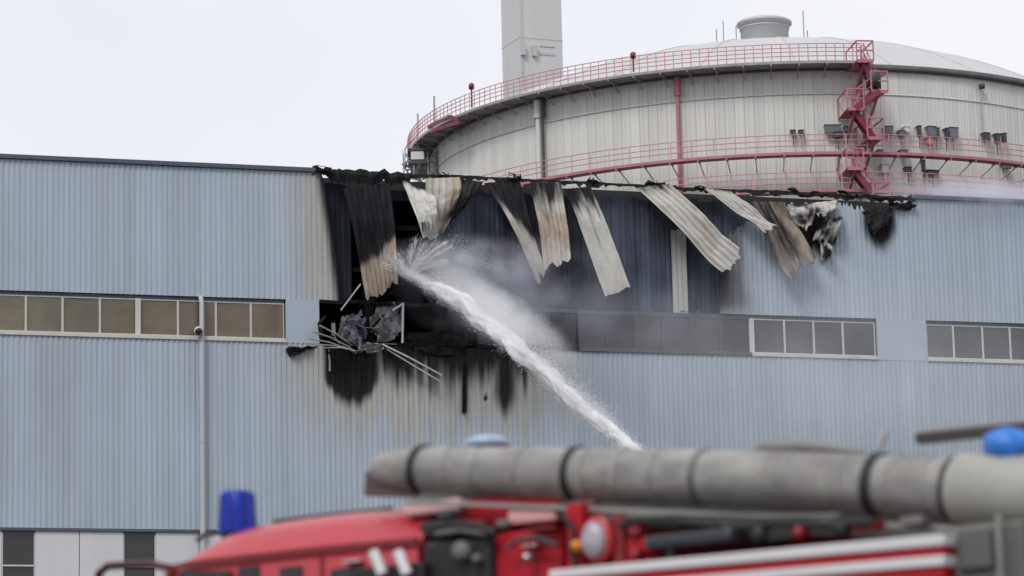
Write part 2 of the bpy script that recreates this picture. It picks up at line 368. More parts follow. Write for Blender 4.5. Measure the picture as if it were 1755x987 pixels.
for i in range(7):
    X = fx(600)+i*2.0
    part('roof_purlin', M_char, lambda b: b.bar((X, .97, Z_ROOF-.7-.2*random.random()), (X+random.uniform(-.6, .6), 9, Z_ROOF-.7), .12, .22))
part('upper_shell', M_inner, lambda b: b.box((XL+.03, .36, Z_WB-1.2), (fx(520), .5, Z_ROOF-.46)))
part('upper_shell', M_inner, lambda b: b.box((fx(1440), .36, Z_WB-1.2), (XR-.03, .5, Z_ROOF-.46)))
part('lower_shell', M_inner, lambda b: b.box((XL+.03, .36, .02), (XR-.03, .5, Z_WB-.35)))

# roof edge: neat trim, then charred and buckled flashing
part('roof_edge_trim', M_trim, lambda b: b.box((XL-.05, -.10, Z_ROOF-.07), (fx(540, 292), .5, Z_ROOF+.08)), bevel=.015)
part('roof_edge_trim', M_trim, lambda b: b.box((fx(1566, 350), -.10, Z_ROOF-.07), (XR+.05, .5, Z_ROOF+.08)), bevel=.015)
M_charsheet = pm('charred_sheet_steel', (.016, .015, .017), .7, var=.6, scale=(6, 6, 6), spec=.2)
def flashing(b, pa, pb, sd):
    x0, x1 = fx(pa, 290+(pa-478)*.05), fx(pb, 290+(pb-478)*.05); r = random.Random(sd); rows = []; px = pa; tilt = r.uniform(-.08, .08)
    while True:
        u = (px-pa)/(pb-pa); x = x0+(x1-x0)*u; amp = min(1, max(.05, (px-478)/70))
        up = .05+amp*(r.choice((-.03, 0, .0, .05, .12))+r.uniform(-.03, .03))+tilt*(u-.5); lo = up-.07-amp*abs(r.gauss(0, .10))-(.28 if 566 < px < 700 else 0)
        if px > 1150: up -= .06; lo -= .05
        yo = -.06+amp*r.uniform(-.07, .07)
        rows.append([(x, yo+.16, Z_ROOF+up-.05), (x, yo, Z_ROOF+up), (x+amp*r.uniform(-.03, .03), yo-.03*amp, Z_ROOF+(up*.6+lo*.4)), (x+amp*r.uniform(-.05, .05), yo+.05, Z_ROOF+lo)])
        if px >= pb: break
        px = min(pb, px+r.uniform(4, 13))
    b.grid(rows)
def edge_strip(b):
    x0, x1 = fx(540, 292), fx(1568, 345); r = random.Random(5); rows = []; x = x0
    while True:
        px = 540+(1568-540)*(x-x0)/(x1-x0); w_ = .05*float(fbm(np.array([x*.9]), np.array([8.]), 37)[0])+r.uniform(0, .03); sag = .12*(float(fbm(np.array([x*.45]), np.array([5.]), 39)[0])-.5)
        d_ = r.uniform(.03, .10)+(.10 if r.random() < .18 else 0); z = Z_ROOF-.02+sag-(.05 if px > 1150 else 0)
        rows.append([(x, .10, z+w_), (x, -.05, z+w_), (x+r.uniform(-.02, .02), -.06, z-d_)])
        if x >= x1: break
        x = min(x1, x+r.uniform(.05, .22))
    b.grid(rows)
part('charred_roof_edge', M_charsheet, edge_strip, solid=.01)
for k_, (pa, pb) in enumerate(((536, 570), (562, 640), (636, 704), (748, 768), (868, 892), (1006, 1030), (1104, 1140), (1190, 1206), (1352, 1420), (1436, 1500), (1494, 1562))):
    part('charred_flashing', M_charsheet, lambda b: flashing(b, pa, pb, k_+3), solid=.012)
for px, py, w_, h_ in ((545, 291, .5, .16), (880, 303, .28, .2), (1022, 311, .34, .16), (758, 300, .2, .22), (1130, 313, .4, .14), (1200, 320, .3, .1), (655, 299, .4, .15)):
    def scrap(b):
        p = FAC.loc(px, py, -.1)
        for i in range(5):
            a = Vector((random.uniform(-w_, w_), random.uniform(-.2, .2), random.uniform(-h_, h_*.4))); d = Vector((random.uniform(-w_, w_), random.uniform(-.2, .2), random.uniform(-h_*.4, h_)))
            b.bar(p+a, p+d, .05, .012)
    part('flashing_scrap', M_char, scrap)

# ---- window band
def band(px0, px1, divs, mat_frame, mat_glass, wide=()):
    """row of lights between two pixel columns; divs are the mullions"""
    xs = [fx(px0)] + [fx(p) for p in divs] + [fx(px1)]
    sill = MB().box((xs[0]-.04, -.05, Z_WB), (xs[-1]+.04, .16, Z_WB+.13)).build('window_sill', mat_frame, hall, bevel=.012)
    MB().box((xs[0], .10, Z_WT-.12), (xs[-1], .20, Z_WT-.002)).build('window_head', M_trim, hall)  # dark strip, shadow of the window recess put into its colour
    for i in range(len(xs)-1):
        fr = MB(); a, c = xs[i], xs[i+1]; t = .035
        fr.box((a+.002, .09, Z_WB+.131), (a+t, .17, Z_WT-.121)); fr.box((c-t, .09, Z_WB+.131), (c-.002, .17, Z_WT-.121))
        fr.box((a+t+.001, .10, Z_WB+.131), (c-t-.001, .16, Z_WB+.17)); fr.box((a+t+.001, .10, Z_WT-.16), (c-t-.001, .16, Z_WT-.121))
        f = fr.build('window', mat_frame, hall)
        e1, e2 = random.uniform(-.012, .012), random.uniform(-.012, .012)      # panes never sit quite true
        MB().grid([[(a+t, .128+e1, Z_WB+.171), (c-t, .128+e2, Z_WB+.171)], [(a+t, .128-e2, Z_WT-.161), (c-t, .128-e1, Z_WT-.161)]]).build('pane', random.choice((M_glass, M_glass, M_glass_b, M_glass_c)) if mat_glass is M_glass else mat_glass, f, solid=.008)
    for p in wide:
        MB().box((fx(p)-.09, .02, Z_WB+.132), (fx(p)+.09, .088, Z_WT-.122)).build('window_post', mat_frame, hall, bevel=.01)
band(-330, 488, [-265, -203, -141, -80, -18, 45, 108, 172, 237, 306, 371, 431], M_frame, M_glass, wide=(237, -80))
band(1288, 1500, [1345, 1395, 1445], M_frame, M_glass_sooty, wide=(1288,))
band(992, 1284, [1040, 1088, 1137, 1186, 1235], M_frame_sooty, M_glass_sooty)
band(818, 990, [860, 904, 947], M_char, pm('blackened_glass', (.022, .022, .026), .5, var=.5, scale=(2, 2, 2)))
band(1588, 2080, [1634, 1684, 1731, 1780, 1829, 1878, 1927, 1977, 2028], M_frame, pm('grey_tinted_glass', (.10, .10, .105), .22, var=.3, scale=(.7, .7, 1.4), rnd=.25))
part('band_panel', M_flat, lambda b: b.box((fx(490), -.006, Z_WB+.002), (fx(547), .1, Z_WT-.002)))
part('band_panel', M_flat, lambda b: b.box((fx(1502), -.006, Z_WB+.002), (fx(1586), .1, Z_WT-.002)))
# burnt-out lights between the flat panel and the surviving sooty ones
for px in (570, 628, 690, 750, 800):
    top = Z_WT-.12 if px in (690,) or px > 790 else Z_WT-random.uniform(.2, .9)
    part('burnt_mullion', M_ash if px == 690 else M_char, lambda b: b.bar((fx(px), .1, Z_WB+.02), (fx(px)+random.uniform(-.08, .08), .1+random.uniform(-.05, .1), top), .07, .09))
part('burnt_sill', M_char, lambda b: [b.bar((fx(548+i*37), .02+.04*random.random(), Z_WB+.05+.08*random.random()), (fx(587+i*37), .02+.04*random.random(), Z_WB+.05+.08*random.random()), .12, .1) for i in range(7)])
part('burnt_lintel', M_char, lambda b: [b.bar((fx(548+i*37), .05, Z_WT-.06+.06*random.random()), (fx(587+i*37), .05, Z_WT-.06+.06*random.random()), .16, .12) for i in range(7)])

# ---- plain storey under the blue cladding
part('base_flashing', M_trim, lambda b: b.box((XL, -.045, Z_CB-.10), (XR, .06, Z_CB-.002)))
step = fx(212, 930)-fx(4, 930); x = fx(4, 930)-step*2; wi = fx(60, 930)-fx(4, 930); rowh = fz(30, 905)-fz(30, 963)
while x < XR-wi:
    half = (step-wi)/2
    for q in range(2):
        part('wall_panel', M_white, lambda b: b.box((x+wi+half*q+.012, .02, .3), (x+wi+half*(q+1)-.012, .12, Z_CB-.102)), bevel=.008)
    z = Z_CB-.102; j = 0
    while z-rowh > .3 and j < 10:
        fr = MB(); t = .05
        fr.box((x, .04, z-t), (x+wi, .12, z-.002)) if j else None
        fr.box((x, .04, z-rowh), (x+t*.5, .12, z-t-.001)); fr.box((x+wi-t*.5, .04, z-rowh), (x+wi, .12, z-t-.001))
        f = fr.build('window', M_white, hall)
        MB().box((x+t*.5+.001, .09, z-rowh+.001), (x+wi-t*.5-.001, .11, z-(t if j else 0)-.003)).build('pane', M_dglass, f)
        z -= rowh; j += 1
    x += step
part('lower_backing', M_inner, lambda b: b.box((XL+.04, .13, .02), (XR-.04, .3, Z_CB-.2)))

# ---- downpipe with a lamp head in front of the windows
dp = empty('downpipe', FAC.world(fx(345, 700), -.16, 0), FAC.a); tag(dp, 'pale round rainwater downpipe running down the blue wall past the windows', 'downpipe')
zt = Z_WT-.02
MB().tube([(0, 0, 0), (0, 0, Z_WB-.05), (0, 0, Z_WB+.06), (0, 0, zt-.25), (0, .1, zt-.06), (0, .2, zt)], [.095, .095, .08, .08, .08, .08], 14).build('pipe', M_pipe, dp)
for z in np.arange(2, Z_WB-1, 3.0): MB().tube([(0, 0, z), (0, 0, z+.06)], .104, 14).build('pipe_clamp', M_pipe, dp)
fl = empty('floodlight', FAC.world(fx(337, 570), -.30, fz(337, 570)), FAC.a); tag(fl, 'small white floodlight beside the downpipe under the windows', 'floodlight')
MB().lathe([(0, -.12), (.10, -.11), (.15, -.02), (.16, .05), (.11, .10), (0, .11)], 14, M=Matrix.Rotation(R_(100), 4, 'X')).build('lamp_head', M_frame, fl)
MB().lathe([(0, 0), (.12, 0), (.12, .01), (0, .012)], 14, M=Matrix.Translation((-.02, -.12, -.03)) @ Matrix.Rotation(R_(110), 4, 'X')).build('lens', M_dglass, fl)
MB().bar((0, .05, .0), (.0, .30, .16), .04).build('bracket', M_frame, fl)
vt = MB(); p = FAC.loc(405, 622); vt.lathe([(.07, -.04), (.075, -.10), (.05, -.12), (0, -.12)], 12, M=Matrix.Rotation(R_(-90), 4, 'X') @ Matrix.Scale(-1, 4, (0, 0, 1)))
wv = vt.build('wall_vent', M_dgrey); wv.location = FAC.world(p.x, -.0, p.z); wv.rotation_euler = (0, 0, FAC.a); tag(wv, 'small round dark vent on the blue wall under the windows', 'vent')

# ------------------------------------------------------------------ torn sheets hanging from the roof edge
def torn(name, label, corners, yo, ribs, stainf, curl=0., twist=0., group='sheets hanging from the burnt roof edge', amp=.035, ragged=.06, nl=26, sag=0.0, mat=None, cat='metal sheet', notch=None):
    """corners in pixels TL TR BR BL; yo = distance in front of the wall at those corners"""
    C = [FAC.loc(px, py, -y) for (px, py), y in zip(corners, yo)]
    base = (C[0]+C[1])/2; nc = ribs*6; P = []; 
    nrm = (C[1]-C[0]).cross(C[3]-C[0]).normalized()
    if nrm.y > 0: nrm = -nrm
    sd = hash(label) % 97 if False else sum(map(ord, label)) % 97
    rr_ = random.Random(sd); c1, c2 = rr_.uniform(.2, .45), rr_.uniform(.55, .8); K1, K2 = rr_.choice((-1, 1))*rr_.uniform(.25, .5), rr_.choice((-1, 1))*rr_.uniform(.3, .6); sk1, sk2 = rr_.uniform(-.2, .2), rr_.uniform(-.25, .25)
    V = []; U = []; T_ = []
    for i in range(nl+1):
        t = i/nl
        for j in range(nc+1):
            u = j/nc
            tt = t
            if t > .82: tt = t - ragged*(t-.82)/.18*(float(fbm(np.array([u*7.]), np.array([3.]), sd)[0])-.3)*2.6
            if notch and u > notch[0] and t > notch[1]: tt = min(tt, notch[1]+.0*(t)) if False else tt
            a = C[0].lerp(C[1], u); b_ = C[3].lerp(C[2], u); p = a.lerp(b_, tt)
            ph = (u*ribs) % 1.0; pr = 0 if ph < .42 else (1 if .55 < ph < .87 else (ph-.42)/.13 if ph <= .55 else (1-ph)/.13)
            p = p + nrm*(amp*pr + curl*math.sin(math.pi*t)*(1-.3*u) + twist*(u-.5)*math.sin(t*math.pi*1.1) + .20*(float(fbm(np.array([u*2.4]), np.array([t*4.]), sd+1)[0])-.5)*min(1, t*3))
            p = p + nrm*(K1*max(0, t-c1-sk1*(u-.5)) + (K2-K1)*max(0, t-c2-sk2*(u-.5)))
            p.z -= sag*math.sin(math.pi*u)*t
            V.append(p-base); U.append(u); T_.append(t)
    F = [(i*(nc+1)+j, i*(nc+1)+j+1, (i+1)*(nc+1)+j+1, (i+1)*(nc+1)+j) for i in range(nl) for j in range(nc) if not (notch and notch[0] < j/nc and notch[1] < i/nl < notch[2])]
    me = bpy.data.meshes.new(name); me.from_pydata([tuple(v) for v in V], [], F); me.update()
    U = np.array(U); T_ = np.array(T_)
    s, h = stainf(U, T_, fbm(U*2.2, T_*3.2, sd+2), fbm(U*12, T_*1.5, sd+3, 3))
    dirt = fbm(U*6., T_*1.9, sd+5, 5); s = s + .8*np.clip(dirt-.53, 0, 1)*2.0*(1-.5*T_) + .35*np.clip(fbm(U*14, T_*1.2, sd+6, 3)-.55, 0, 1); h = h + .5*(fbm(U*2.5, T_*3.0, sd+7)-.35)
    set_attr(me, 'stain', np.stack([np.clip(s, 0, 1.1)+0*U, np.clip(h, 0, 1)+0*U, 0*U], 1))
    o = link(name, me, mat or M_torn, None, solid=.014)
    o.location = FAC.world(base.x, base.y, base.z); o.rotation_euler = (0, 0, FAC.a)
    return tag(o, label, cat, group)
torn('torn_sheet', 'blackened sheet with a scorched beige lower end, over the broken windows', [(588, 322), (668, 314), (686, 492), (631, 511)], (.05, .05, .5, .45), 8,
     lambda u, t, n, q: (1.05-sstep(.62, .86, t+.22*u+.15*(n-.5))*.95, .55+.3*q), curl=.15)
torn('torn_sheet', 'narrow pale sheet curling to a point above the water jet', [(688, 308), (745, 334), (748, 388), (722, 408)], (.05, .3, .5, .45), 4,
     lambda u, t, n, q: (.15*n+.5*np.clip(1-t*8, 0, 1), .15*n), curl=.35, twist=.3, ragged=.3)
torn('torn_sheet', 'pale beige sheet folded over like a drape under the tank', [(730, 306), (788, 304), (772, 384), (728, 412)], (.35, .12, .2, .5), 5,
     lambda u, t, n, q: (.25*n+.65*sstep(.5, 1, t*.6+u*.5)*n*1.5, .3+.5*sstep(.4, 1, u)), curl=.25, twist=.4, sag=.25)
torn('torn_sheet', 'dark brown sooty sheet bent inward beside the beige drape', [(784, 306), (828, 312), (792, 362), (768, 388)], (.08, .02, .25, .3), 4,
     lambda u, t, n, q: (.55+.5*n, .7), curl=.2)
torn('torn_sheet', 'long twisted sheet, sooty on top and tapering to a pale tip', [(829, 314), (890, 308), (936, 476), (922, 484)], (.05, .05, .6, .7), 5,
     lambda u, t, n, q: (.95-1.0*sstep(.0, .5, t-.45*u+.25*(n-.3))+.35*u*(1-t), .25+.4*n), curl=.3, twist=-.35)
torn('torn_sheet', 'straight scorched sheet with a torn lower right corner', [(908, 314), (962, 314), (978, 450), (935, 462)], (.06, .06, .75, .8), 6,
     lambda u, t, n, q: (.55*np.clip(1-t*2.3, 0, 1)+.35*n*(1-t)+.4*np.exp(-((u-.3)/.2)**2-((t-.35)/.2)**2)*n, .35+.4*np.exp(-((t-.55)/.2)**2)), curl=.06)
torn('torn_sheet', 'long straight slanting sheet with a clean cut lower end', [(968, 324), (1012, 320), (1085, 490), (1041, 503)], (.06, .06, .95, 1.0), 6,
     lambda u, t, n, q: (.62*np.clip(1-t*2.5, 0, 1)+.25*n*(1-t), .12+.2*n), curl=.05, ragged=.02)
torn('torn_sheet', 'wide deeply ribbed pale sheet slanting far out from the roof edge', [(1091, 322), (1148, 316), (1274, 432), (1250, 477)], (.06, .06, 1.2, 1.1), 5,
     lambda u, t, n, q: (.5*np.clip(1-t*7, 0, 1)+.3*sstep(.85, 1, t)*n, .12+.25*n), curl=.12, amp=.06)
torn('torn_sheet', 'short bright ribbed sheet bent nearly flat, ending in a step', [(1206, 324), (1246, 328), (1334, 386), (1313, 400)], (.05, .05, .9, .9), 5,
     lambda u, t, n, q: (.35*np.clip(1-t*7, 0, 1), .1*n), curl=.12, amp=.05, notch=(.72, .0, .0))
torn('torn_sheet', 'dusty brown grey sheet drooping beside the crumpled insulation', [(1286, 346), (1342, 346), (1402, 470), (1346, 492)], (.05, .05, .35, .35), 6,
     lambda u, t, n, q: (.35+.35*n-.1*t, .75-.2*t), curl=.15, ragged=.25, sag=.2)
# crumpled lumps of insulation and foil
def lump(name, label, px, py, w_, h_, mat, cat, group=None, seed=1, out=.25, d=.35):
    r = random.Random(seed); bmv = []; n1, n2 = 9, 14; p = FAC.loc(px, py, -out); sc_ = FAC.loc(px+1, py).x-FAC.loc(px, py).x
    V = []; F = []
    for i in range(n1+1):
        th = math.pi*i/n1
        for j in range(n2):
            ph = 2*math.pi*j/n2; k_ = 1+.55*(r.random()-.5)
            V.append((w_/2*sc_*math.sin(th)*math.cos(ph)*k_, d*.5*math.sin(th)*math.sin(ph)*k_, h_/2*sc_*math.cos(th)*k_))
    for i in range(n1):
        for j in range(n2):
            j2 = (j+1) % n2; F.append((i*n2+j, i*n2+j2, (i+1)*n2+j2, (i+1)*n2+j))
    b = MB(); b.add(V, F); o = b.build(name, mat); o.location = FAC.world(p.x, p.y, p.z); o.rotation_euler = (0, 0, FAC.a)
    return tag(o, label, cat, group)
M_ins = pm('dirty_insulation', (.50, .49, .46), .9, var=.5, scale=(5, 5, 5), bump=.8)
G_ins = 'crumpled insulation under the roof edge'
# strips, bars and frame pieces at the broken windows
def strip(name, label, pts, wd, th, mat, cat='metal strip', group=None, y0=.3):
    b = MB(); P = [FAC.loc(px, py, -y) for px, py, y in pts]; base = P[0]
    for a, c in zip(P[:-1], P[1:]): b.bar(a-base, c-base, wd, th)
    o = b.build(name, mat); o.location = FAC.world(*base); o.rotation_euler = (0, 0, FAC.a); return tag(o, label, cat, group)
M_strip = pm('scorched_pale_metal', (.52, .50, .45), .45, var=.35, scale=(4, 4, 4))
G_s = 'splayed strips at the broken window'
for i, (a, c) in enumerate((((603, 592, .2), (548, 558, .6)), ((600, 596, .25), (536, 568, .7)), ((596, 598, .3), (528, 580, .75)), ((606, 600, .3), (532, 590, .65)), ((612, 602, .3), (556, 596, .55)))):
    strip('metal_strip', ('topmost', 'second from the top', 'middle one', 'second from the bottom', 'bottommost')[i]+' of five pale bent strips fanning out of the broken window corner', (c, ((a[0]+c[0])/2, (a[1]+c[1])/2-3, .5), a), .10, .02, M_strip, group=G_s)
strip('metal_bar', 'upper of two thin pale bars sloping down across the sooty wall', ((655, 590, .25), (700, 612, .4), (757, 643, .5)), .07, .05, M_strip, 'bar')
strip('metal_bar', 'lower of two thin pale bars sloping down across the sooty wall', ((662, 598, .2), (705, 624, .35), (755, 654, .45)), .05, .04, M_strip, 'bar')
strip('metal_bar', 'short pale bar leaning on the blackened sheet above the broken window', ((584, 532, .35), (618, 487, .5)), .13, .04, M_strip, 'bar')
strip('window_frame_piece', 'bent pale window frame upright left standing in the burnt band', ((690, 588, .12), (691, 520, .14), (672, 532, .16)), .09, .06, M_pipe, 'frame piece')
strip('metal_drip', 'thin white drip of molten metal under the broken window', ((563, 598, .12), (565, 618, .08), (565, 636, .06)), .05, .03, M_strip, 'drip')
strip('hanging_strap', 'black charred strap hanging down the sooty wall to a round knob', ((799, 622, .1), (797, 668, .1), (794, 708, .1)), .14, .03, M_char, 'strap')
G_t = 'bent strips tangled in the broken window'
rw = random.Random(12)
for i in range(13):
    x0_, y0_ = rw.uniform(556, 690), rw.uniform(522, 596); a_ = rw.uniform(-1.2, 1.2) if i % 3 else rw.uniform(1.2, 1.9); l_ = rw.uniform(26, 62)
    strip('bent_strip', 'charred grey strip bent and tangled in the broken window opening', ((x0_, y0_, rw.uniform(0, .3)), (x0_+l_*.5*math.cos(a_)+rw.uniform(-6, 6), y0_+l_*.5*math.sin(a_)+rw.uniform(-8, 8), rw.uniform(.1, .5)), (min(720, x0_+l_*math.cos(a_)), min(606, y0_+l_*math.sin(a_)), rw.uniform(.1, .5))), rw.uniform(.05, .14), .025, (M_ash, M_char, M_char, pm('sooty_pale_metal', (.24, .235, .23), .5, var=.5, scale=(5, 5, 5)))[i % 4], 'metal strip', G_t)
# crumpled sheets inside the broken band
def crumple(name, label, corners, yo, mat, seed, cat='metal sheet', k=1.):
    C = [FAC.loc(px, py, -y) for (px, py), y in zip(corners, yo)]; base = (C[0]+C[2])/2; G = []
    for i in range(13):
        row = []
        for j in range(13):
            u, t = j/12, i/12; p = C[0].lerp(C[1], u).lerp(C[3].lerp(C[2], u), t)
            n = float(fbm(np.array([u*4]), np.array([t*4]), seed)[0])-.5; n2 = float(fbm(np.array([u*4]), np.array([t*4]), seed+50)[0])-.5
            row.append(p-base+Vector((.25*n2*k, -.6*n*k, .25*n*k)))
        G.append(row)
    b = MB(); b.grid(G); keep = []
    for i in range(12):
        for j in range(12):
            u, t = abs(j/11-.5), abs(i/11-.5); e_ = float(fbm(np.array([j*.5]), np.array([i*.5]), seed+9)[0])
            if u+t+.5*(e_-.5) < .82: keep.append(b.f[i*12+j])
    b.f = keep; b.sm = [False]*len(keep)
    o = b.build(name, mat, None, solid=.012); o.location = FAC.world(*base); o.rotation_euler = (0, 0, FAC.a); return tag(o, label, cat)
crumple('crumpled_sheet', 'bluish grey crumpled sheet lying in the broken window opening', [(572, 545), (625, 530), (632, 588), (590, 592)], (.1, .15, .25, .3), pm('bluish_ash_metal', (.10, .10, .14), .5, var=.4, scale=(3, 3, 3)), 41)
crumple('crumpled_sheet', 'ash grey buckled sheet behind the pale frame upright', [(634, 524), (688, 520), (690, 582), (636, 588)], (-.1, -.1, .1, .1), M_ash, 43)
crumple('crumpled_sheet', 'flattened silvery scrap resting on the burnt sill', [(612, 592), (658, 588), (655, 602), (616, 604)], (.3, .3, .4, .4), pm('silvery_scrap', (.36, .36, .37), .4, .5, var=.4, scale=(4, 4, 4)), 47)
crumple('crumpled_sheet', 'black fallen sheet leaning in the gutted window band', [(700, 560), (790, 575), (800, 615), (690, 600)], (-.2, -.2, .1, .1), M_char, 49)

for lab, c4, yo, sd in (('black charred flap of flashing sticking out near the stair foot', [(1472, 352), (1536, 356), (1520, 388), (1494, 402)], (.05, .05, .45, .4), 61),
        ('ragged black scrap lying on the roof edge under the red stair', [(1524, 345), (1570, 350), (1566, 358), (1528, 357)], (.05, .05, .2, .2), 63),
        ('black torn flap at the corner of the brown windows', [(484, 592), (550, 594), (522, 601), (499, 614)], (.03, .03, .15, .12), 65)):
    crumple('charred_flap', lab, c4, yo, M_charsheet, sd, 'metal scrap', .7)
for lab, c4, yo, rb in (('crumpled pale scrap of sheet next to the drooping brown grey sheet', [(1350, 350), (1396, 350), (1388, 398), (1364, 392)], (.1, .2, .45, .35), 3),
        ('small buckled scrap of sheet tucked under the roof edge', [(1392, 348), (1432, 344), (1424, 376), (1398, 380)], (.1, .1, .45, .3), 3),
        ('pale torn flap folded outward below the buckled scraps', [(1402, 384), (1444, 370), (1432, 416), (1392, 414)], (.15, .15, .5, .4), 4),
        ('thin white strand dangling below the pale torn flap', [(1406, 416), (1420, 416), (1418, 456), (1409, 452)], (.15, .15, .2, .2), 1)):
    torn('torn_scrap', lab, c4, yo, rb, lambda u, t, n, q: (.30+.95*np.clip(n-.40, 0, 1)*2, .55*n), curl=.22, twist=.5, group='scraps of sheet under the roof edge', ragged=.4, nl=14)

# ------------------------------------------------------------------ round storage tank
TX, TY, TR = 16.1, 200.0, 20.95
H_RIM, H_WALK, H_MID, H_LOW = 46.12+EYE, 45.86+EYE, 40.66+EYE, 38.5+EYE
tank = empty('storage_tank', (TX, TY, 0)); tag(tank, 'huge round light grey tank with a domed roof and red walkways', 'tank')
def tang(px, py, R=TR):                                  # bearing on the tank of the point seen at a pixel
    d = ray(px, py); a = d.x**2+d.y**2; b = -2*(d.x*TX+d.y*TY); c = TX**2+TY**2-R*R; D = max(b*b-4*a*c, 0); t = (-b-math.sqrt(D))/2/a
    return math.atan2(d.y*t-TY, d.x*t-TX), EYE+d.z*t
def tp(R, a, z): return Vector((R*math.cos(a), R*math.sin(a), z))
dA = R_(1.5); pmh = MB()
pmh.grid([[tp(TR+o, a, z) for a, o in ((-dA*.5, .0), (-dA*.42, .045), (-dA*.36, .0), (-dA*.1, 0), (-dA*.06, .02), (dA*.0, .02), (dA*.04, 0), (dA*.5, .0))] for z in (0, H_RIM*.5, H_RIM-.3)])
pme = pmh.mesh('wall_panel'); pme.materials.append(M_tank)
for i in range(240):
    o = bpy.data.objects.new('wall_panel', pme); COL.objects.link(o); o.parent = tank; o.rotation_euler = (0, 0, dA*i)
for z in (36.0, H_MID-2.6, H_RIM-1.7):
    MB().lathe([(TR+.03, z), (TR+.06, z), (TR+.06, z+.06), (TR+.03, z+.06)], 160).build('wall_band', M_tank, tank)
MB().lathe([(TR-.1, H_RIM-.34), (TR+.26, H_RIM-.34), (TR+.28, H_RIM), (TR-.2, H_RIM+.05)], 160).build('roof_rim', M_edge, tank)
HD = 5.75; RS = (TR**2+HD**2)/(2*HD)
dome = MB(); npan = 48
for i in range(1):
    prof = [(r, H_RIM+.03+math.sqrt(RS*RS-r*r)-(RS-HD)) for r in np.linspace(TR-.15, .0, 30)]
    dome.lathe(prof, 96)
domeo = dome.build('dome_roof', M_dome, tank)
for i in range(24):
    a = 2*math.pi*i/24
    MB().tube([tp(r, a, H_RIM+.05+math.sqrt(RS*RS-r*r)-(RS-HD)) for r in np.linspace(TR-.2, 1.6, 14)], .035, 5).build('roof_seam', M_dome, domeo)
zc = H_RIM+HD+1.45
cap = MB().lathe([(1.5, zc-2.3), (1.5, zc+.75), (1.72, zc+.80), (1.72, zc+.95), (1.55, zc+1.05), (.3, zc+1.25), (0, zc+1.27)], 40).build('roof_vent', M_dome, tank)
MB().lathe([(1.52, zc+.50), (1.56, zc+.50), (1.56, zc+.58), (1.52, zc+.58)], 40).build('vent_band', M_stackseam, cap)
for px, top in ((1240, 36), (1262, 44), (1378, 18), (1384, 52), (1228, 50)):
    d = ray(px, 62); r = Vector((d.x*(TY-2)/d.y-TX, -2, 0)); zb = H_RIM+math.sqrt(RS*RS-r.length**2)-(RS-HD); zt2 = EYE+ray(px, top).z*(TY-2)/ray(px, top).y
    MB().tube([(r.x, r.y, zb-.05), (r.x, r.y, max(zt2, zb+.5))], .035, 6).build('antenna', M_galv, tank)

def walkway(name, z, a0, a1, r0, r1, rail=True, railmat=None, under=None, fine=False):
    """deck ring with a railing of posts, rails and a toe board between two bearings"""
    n = max(8, int(abs(a1-a0)/R_(1.0))); A = [a0+(a1-a0)*i/n for i in range(n+1)]
    deck = MB(); deck.grid([[tp(r1, a, z) for a in A], [tp(r1, a, z+.16) for a in A], [tp(r0, a, z+.16) for a in A], [tp(r0, a, z) for a in A], [tp(r1, a, z) for a in A]])
    dk = deck.build(name, under or M_darkred, tank)
    toe = MB(); toe.grid([[tp(r1+.012, a, z+.0) for a in A], [tp(r1+.012, a, z+.15) for a in A]]); toe.build('toe_board', M_deckgrey if fine else M_red, dk, solid=.015)
    if rail:
        rl = MB(); m_ = int(abs(a1-a0)*r1/(.5 if fine else 1.2)); B = [a0+(a1-a0)*i/m_ for i in range(m_+1)]
        for a in B: rl.bar(tp(r1, a, z+.1), tp(r1, a, z+1.12), .05)
        for h in ((.42, .66, .89, 1.12) if fine else (.5, .8, 1.12)): rl.tube([tp(r1, a, z+h) for a in A], .026, 5)
        rl.build('railing', railmat or M_red, dk)
    br = MB(); br.bar(tp(TR+.01, 0, z-.5), tp(r1-.35, 0, z-.01), .05); br.bar(tp(r0, 0, z-.05), tp(r1, 0, z-.05), .08)
    bme = br.mesh('bracket'); bme.materials.append(M_bracket)
    for a in A[::4]:
        o = bpy.data.objects.new('bracket', bme); COL.objects.link(o); o.parent = dk; o.rotation_euler = (0, 0, a)
aL = R_(-190); aTop = tang(1466, 110)[0]
walkway('top_walkway', H_WALK, aL, aTop, TR+.29, TR+1.40, fine=True, under=M_deckgrey, railmat=M_pink)
walkway('middle_walkway', H_MID-.05, R_(-185), R_(5), TR+1.1, TR+1.75, railmat=M_pink)
walkway('lower_walkway', H_LOW, tang(1155, 312)[0], R_(5), TR+1.1, TR+1.75, railmat=M_pink)
# red and grey poles on the wall
for px, y0, y1, mt, r in ((1161, 128, 315, M_red, .11), (921, 163, 300, M_tank, .15), (929, 163, 300, M_dgrey, .07)):
    a, z0 = tang(px, y1, TR+.3); a2, z1 = tang(px-.02*(y1-y0), y0, TR+.3); a = tang(px+2, (y0+y1)/2, TR+.3)[0]
    MB().tube([tp(TR+.3, a, min(z0, H_LOW-2)), tp(TR+.3, a, H_RIM-.35)], r, 8).build('drain_pipe', mt, tank)
    MB().tube([tp(TR+.3, a, H_RIM-1.4), tp(TR+.3, a, H_RIM-.34)], r*1.7, 8).build('pipe_collar', mt, tank)
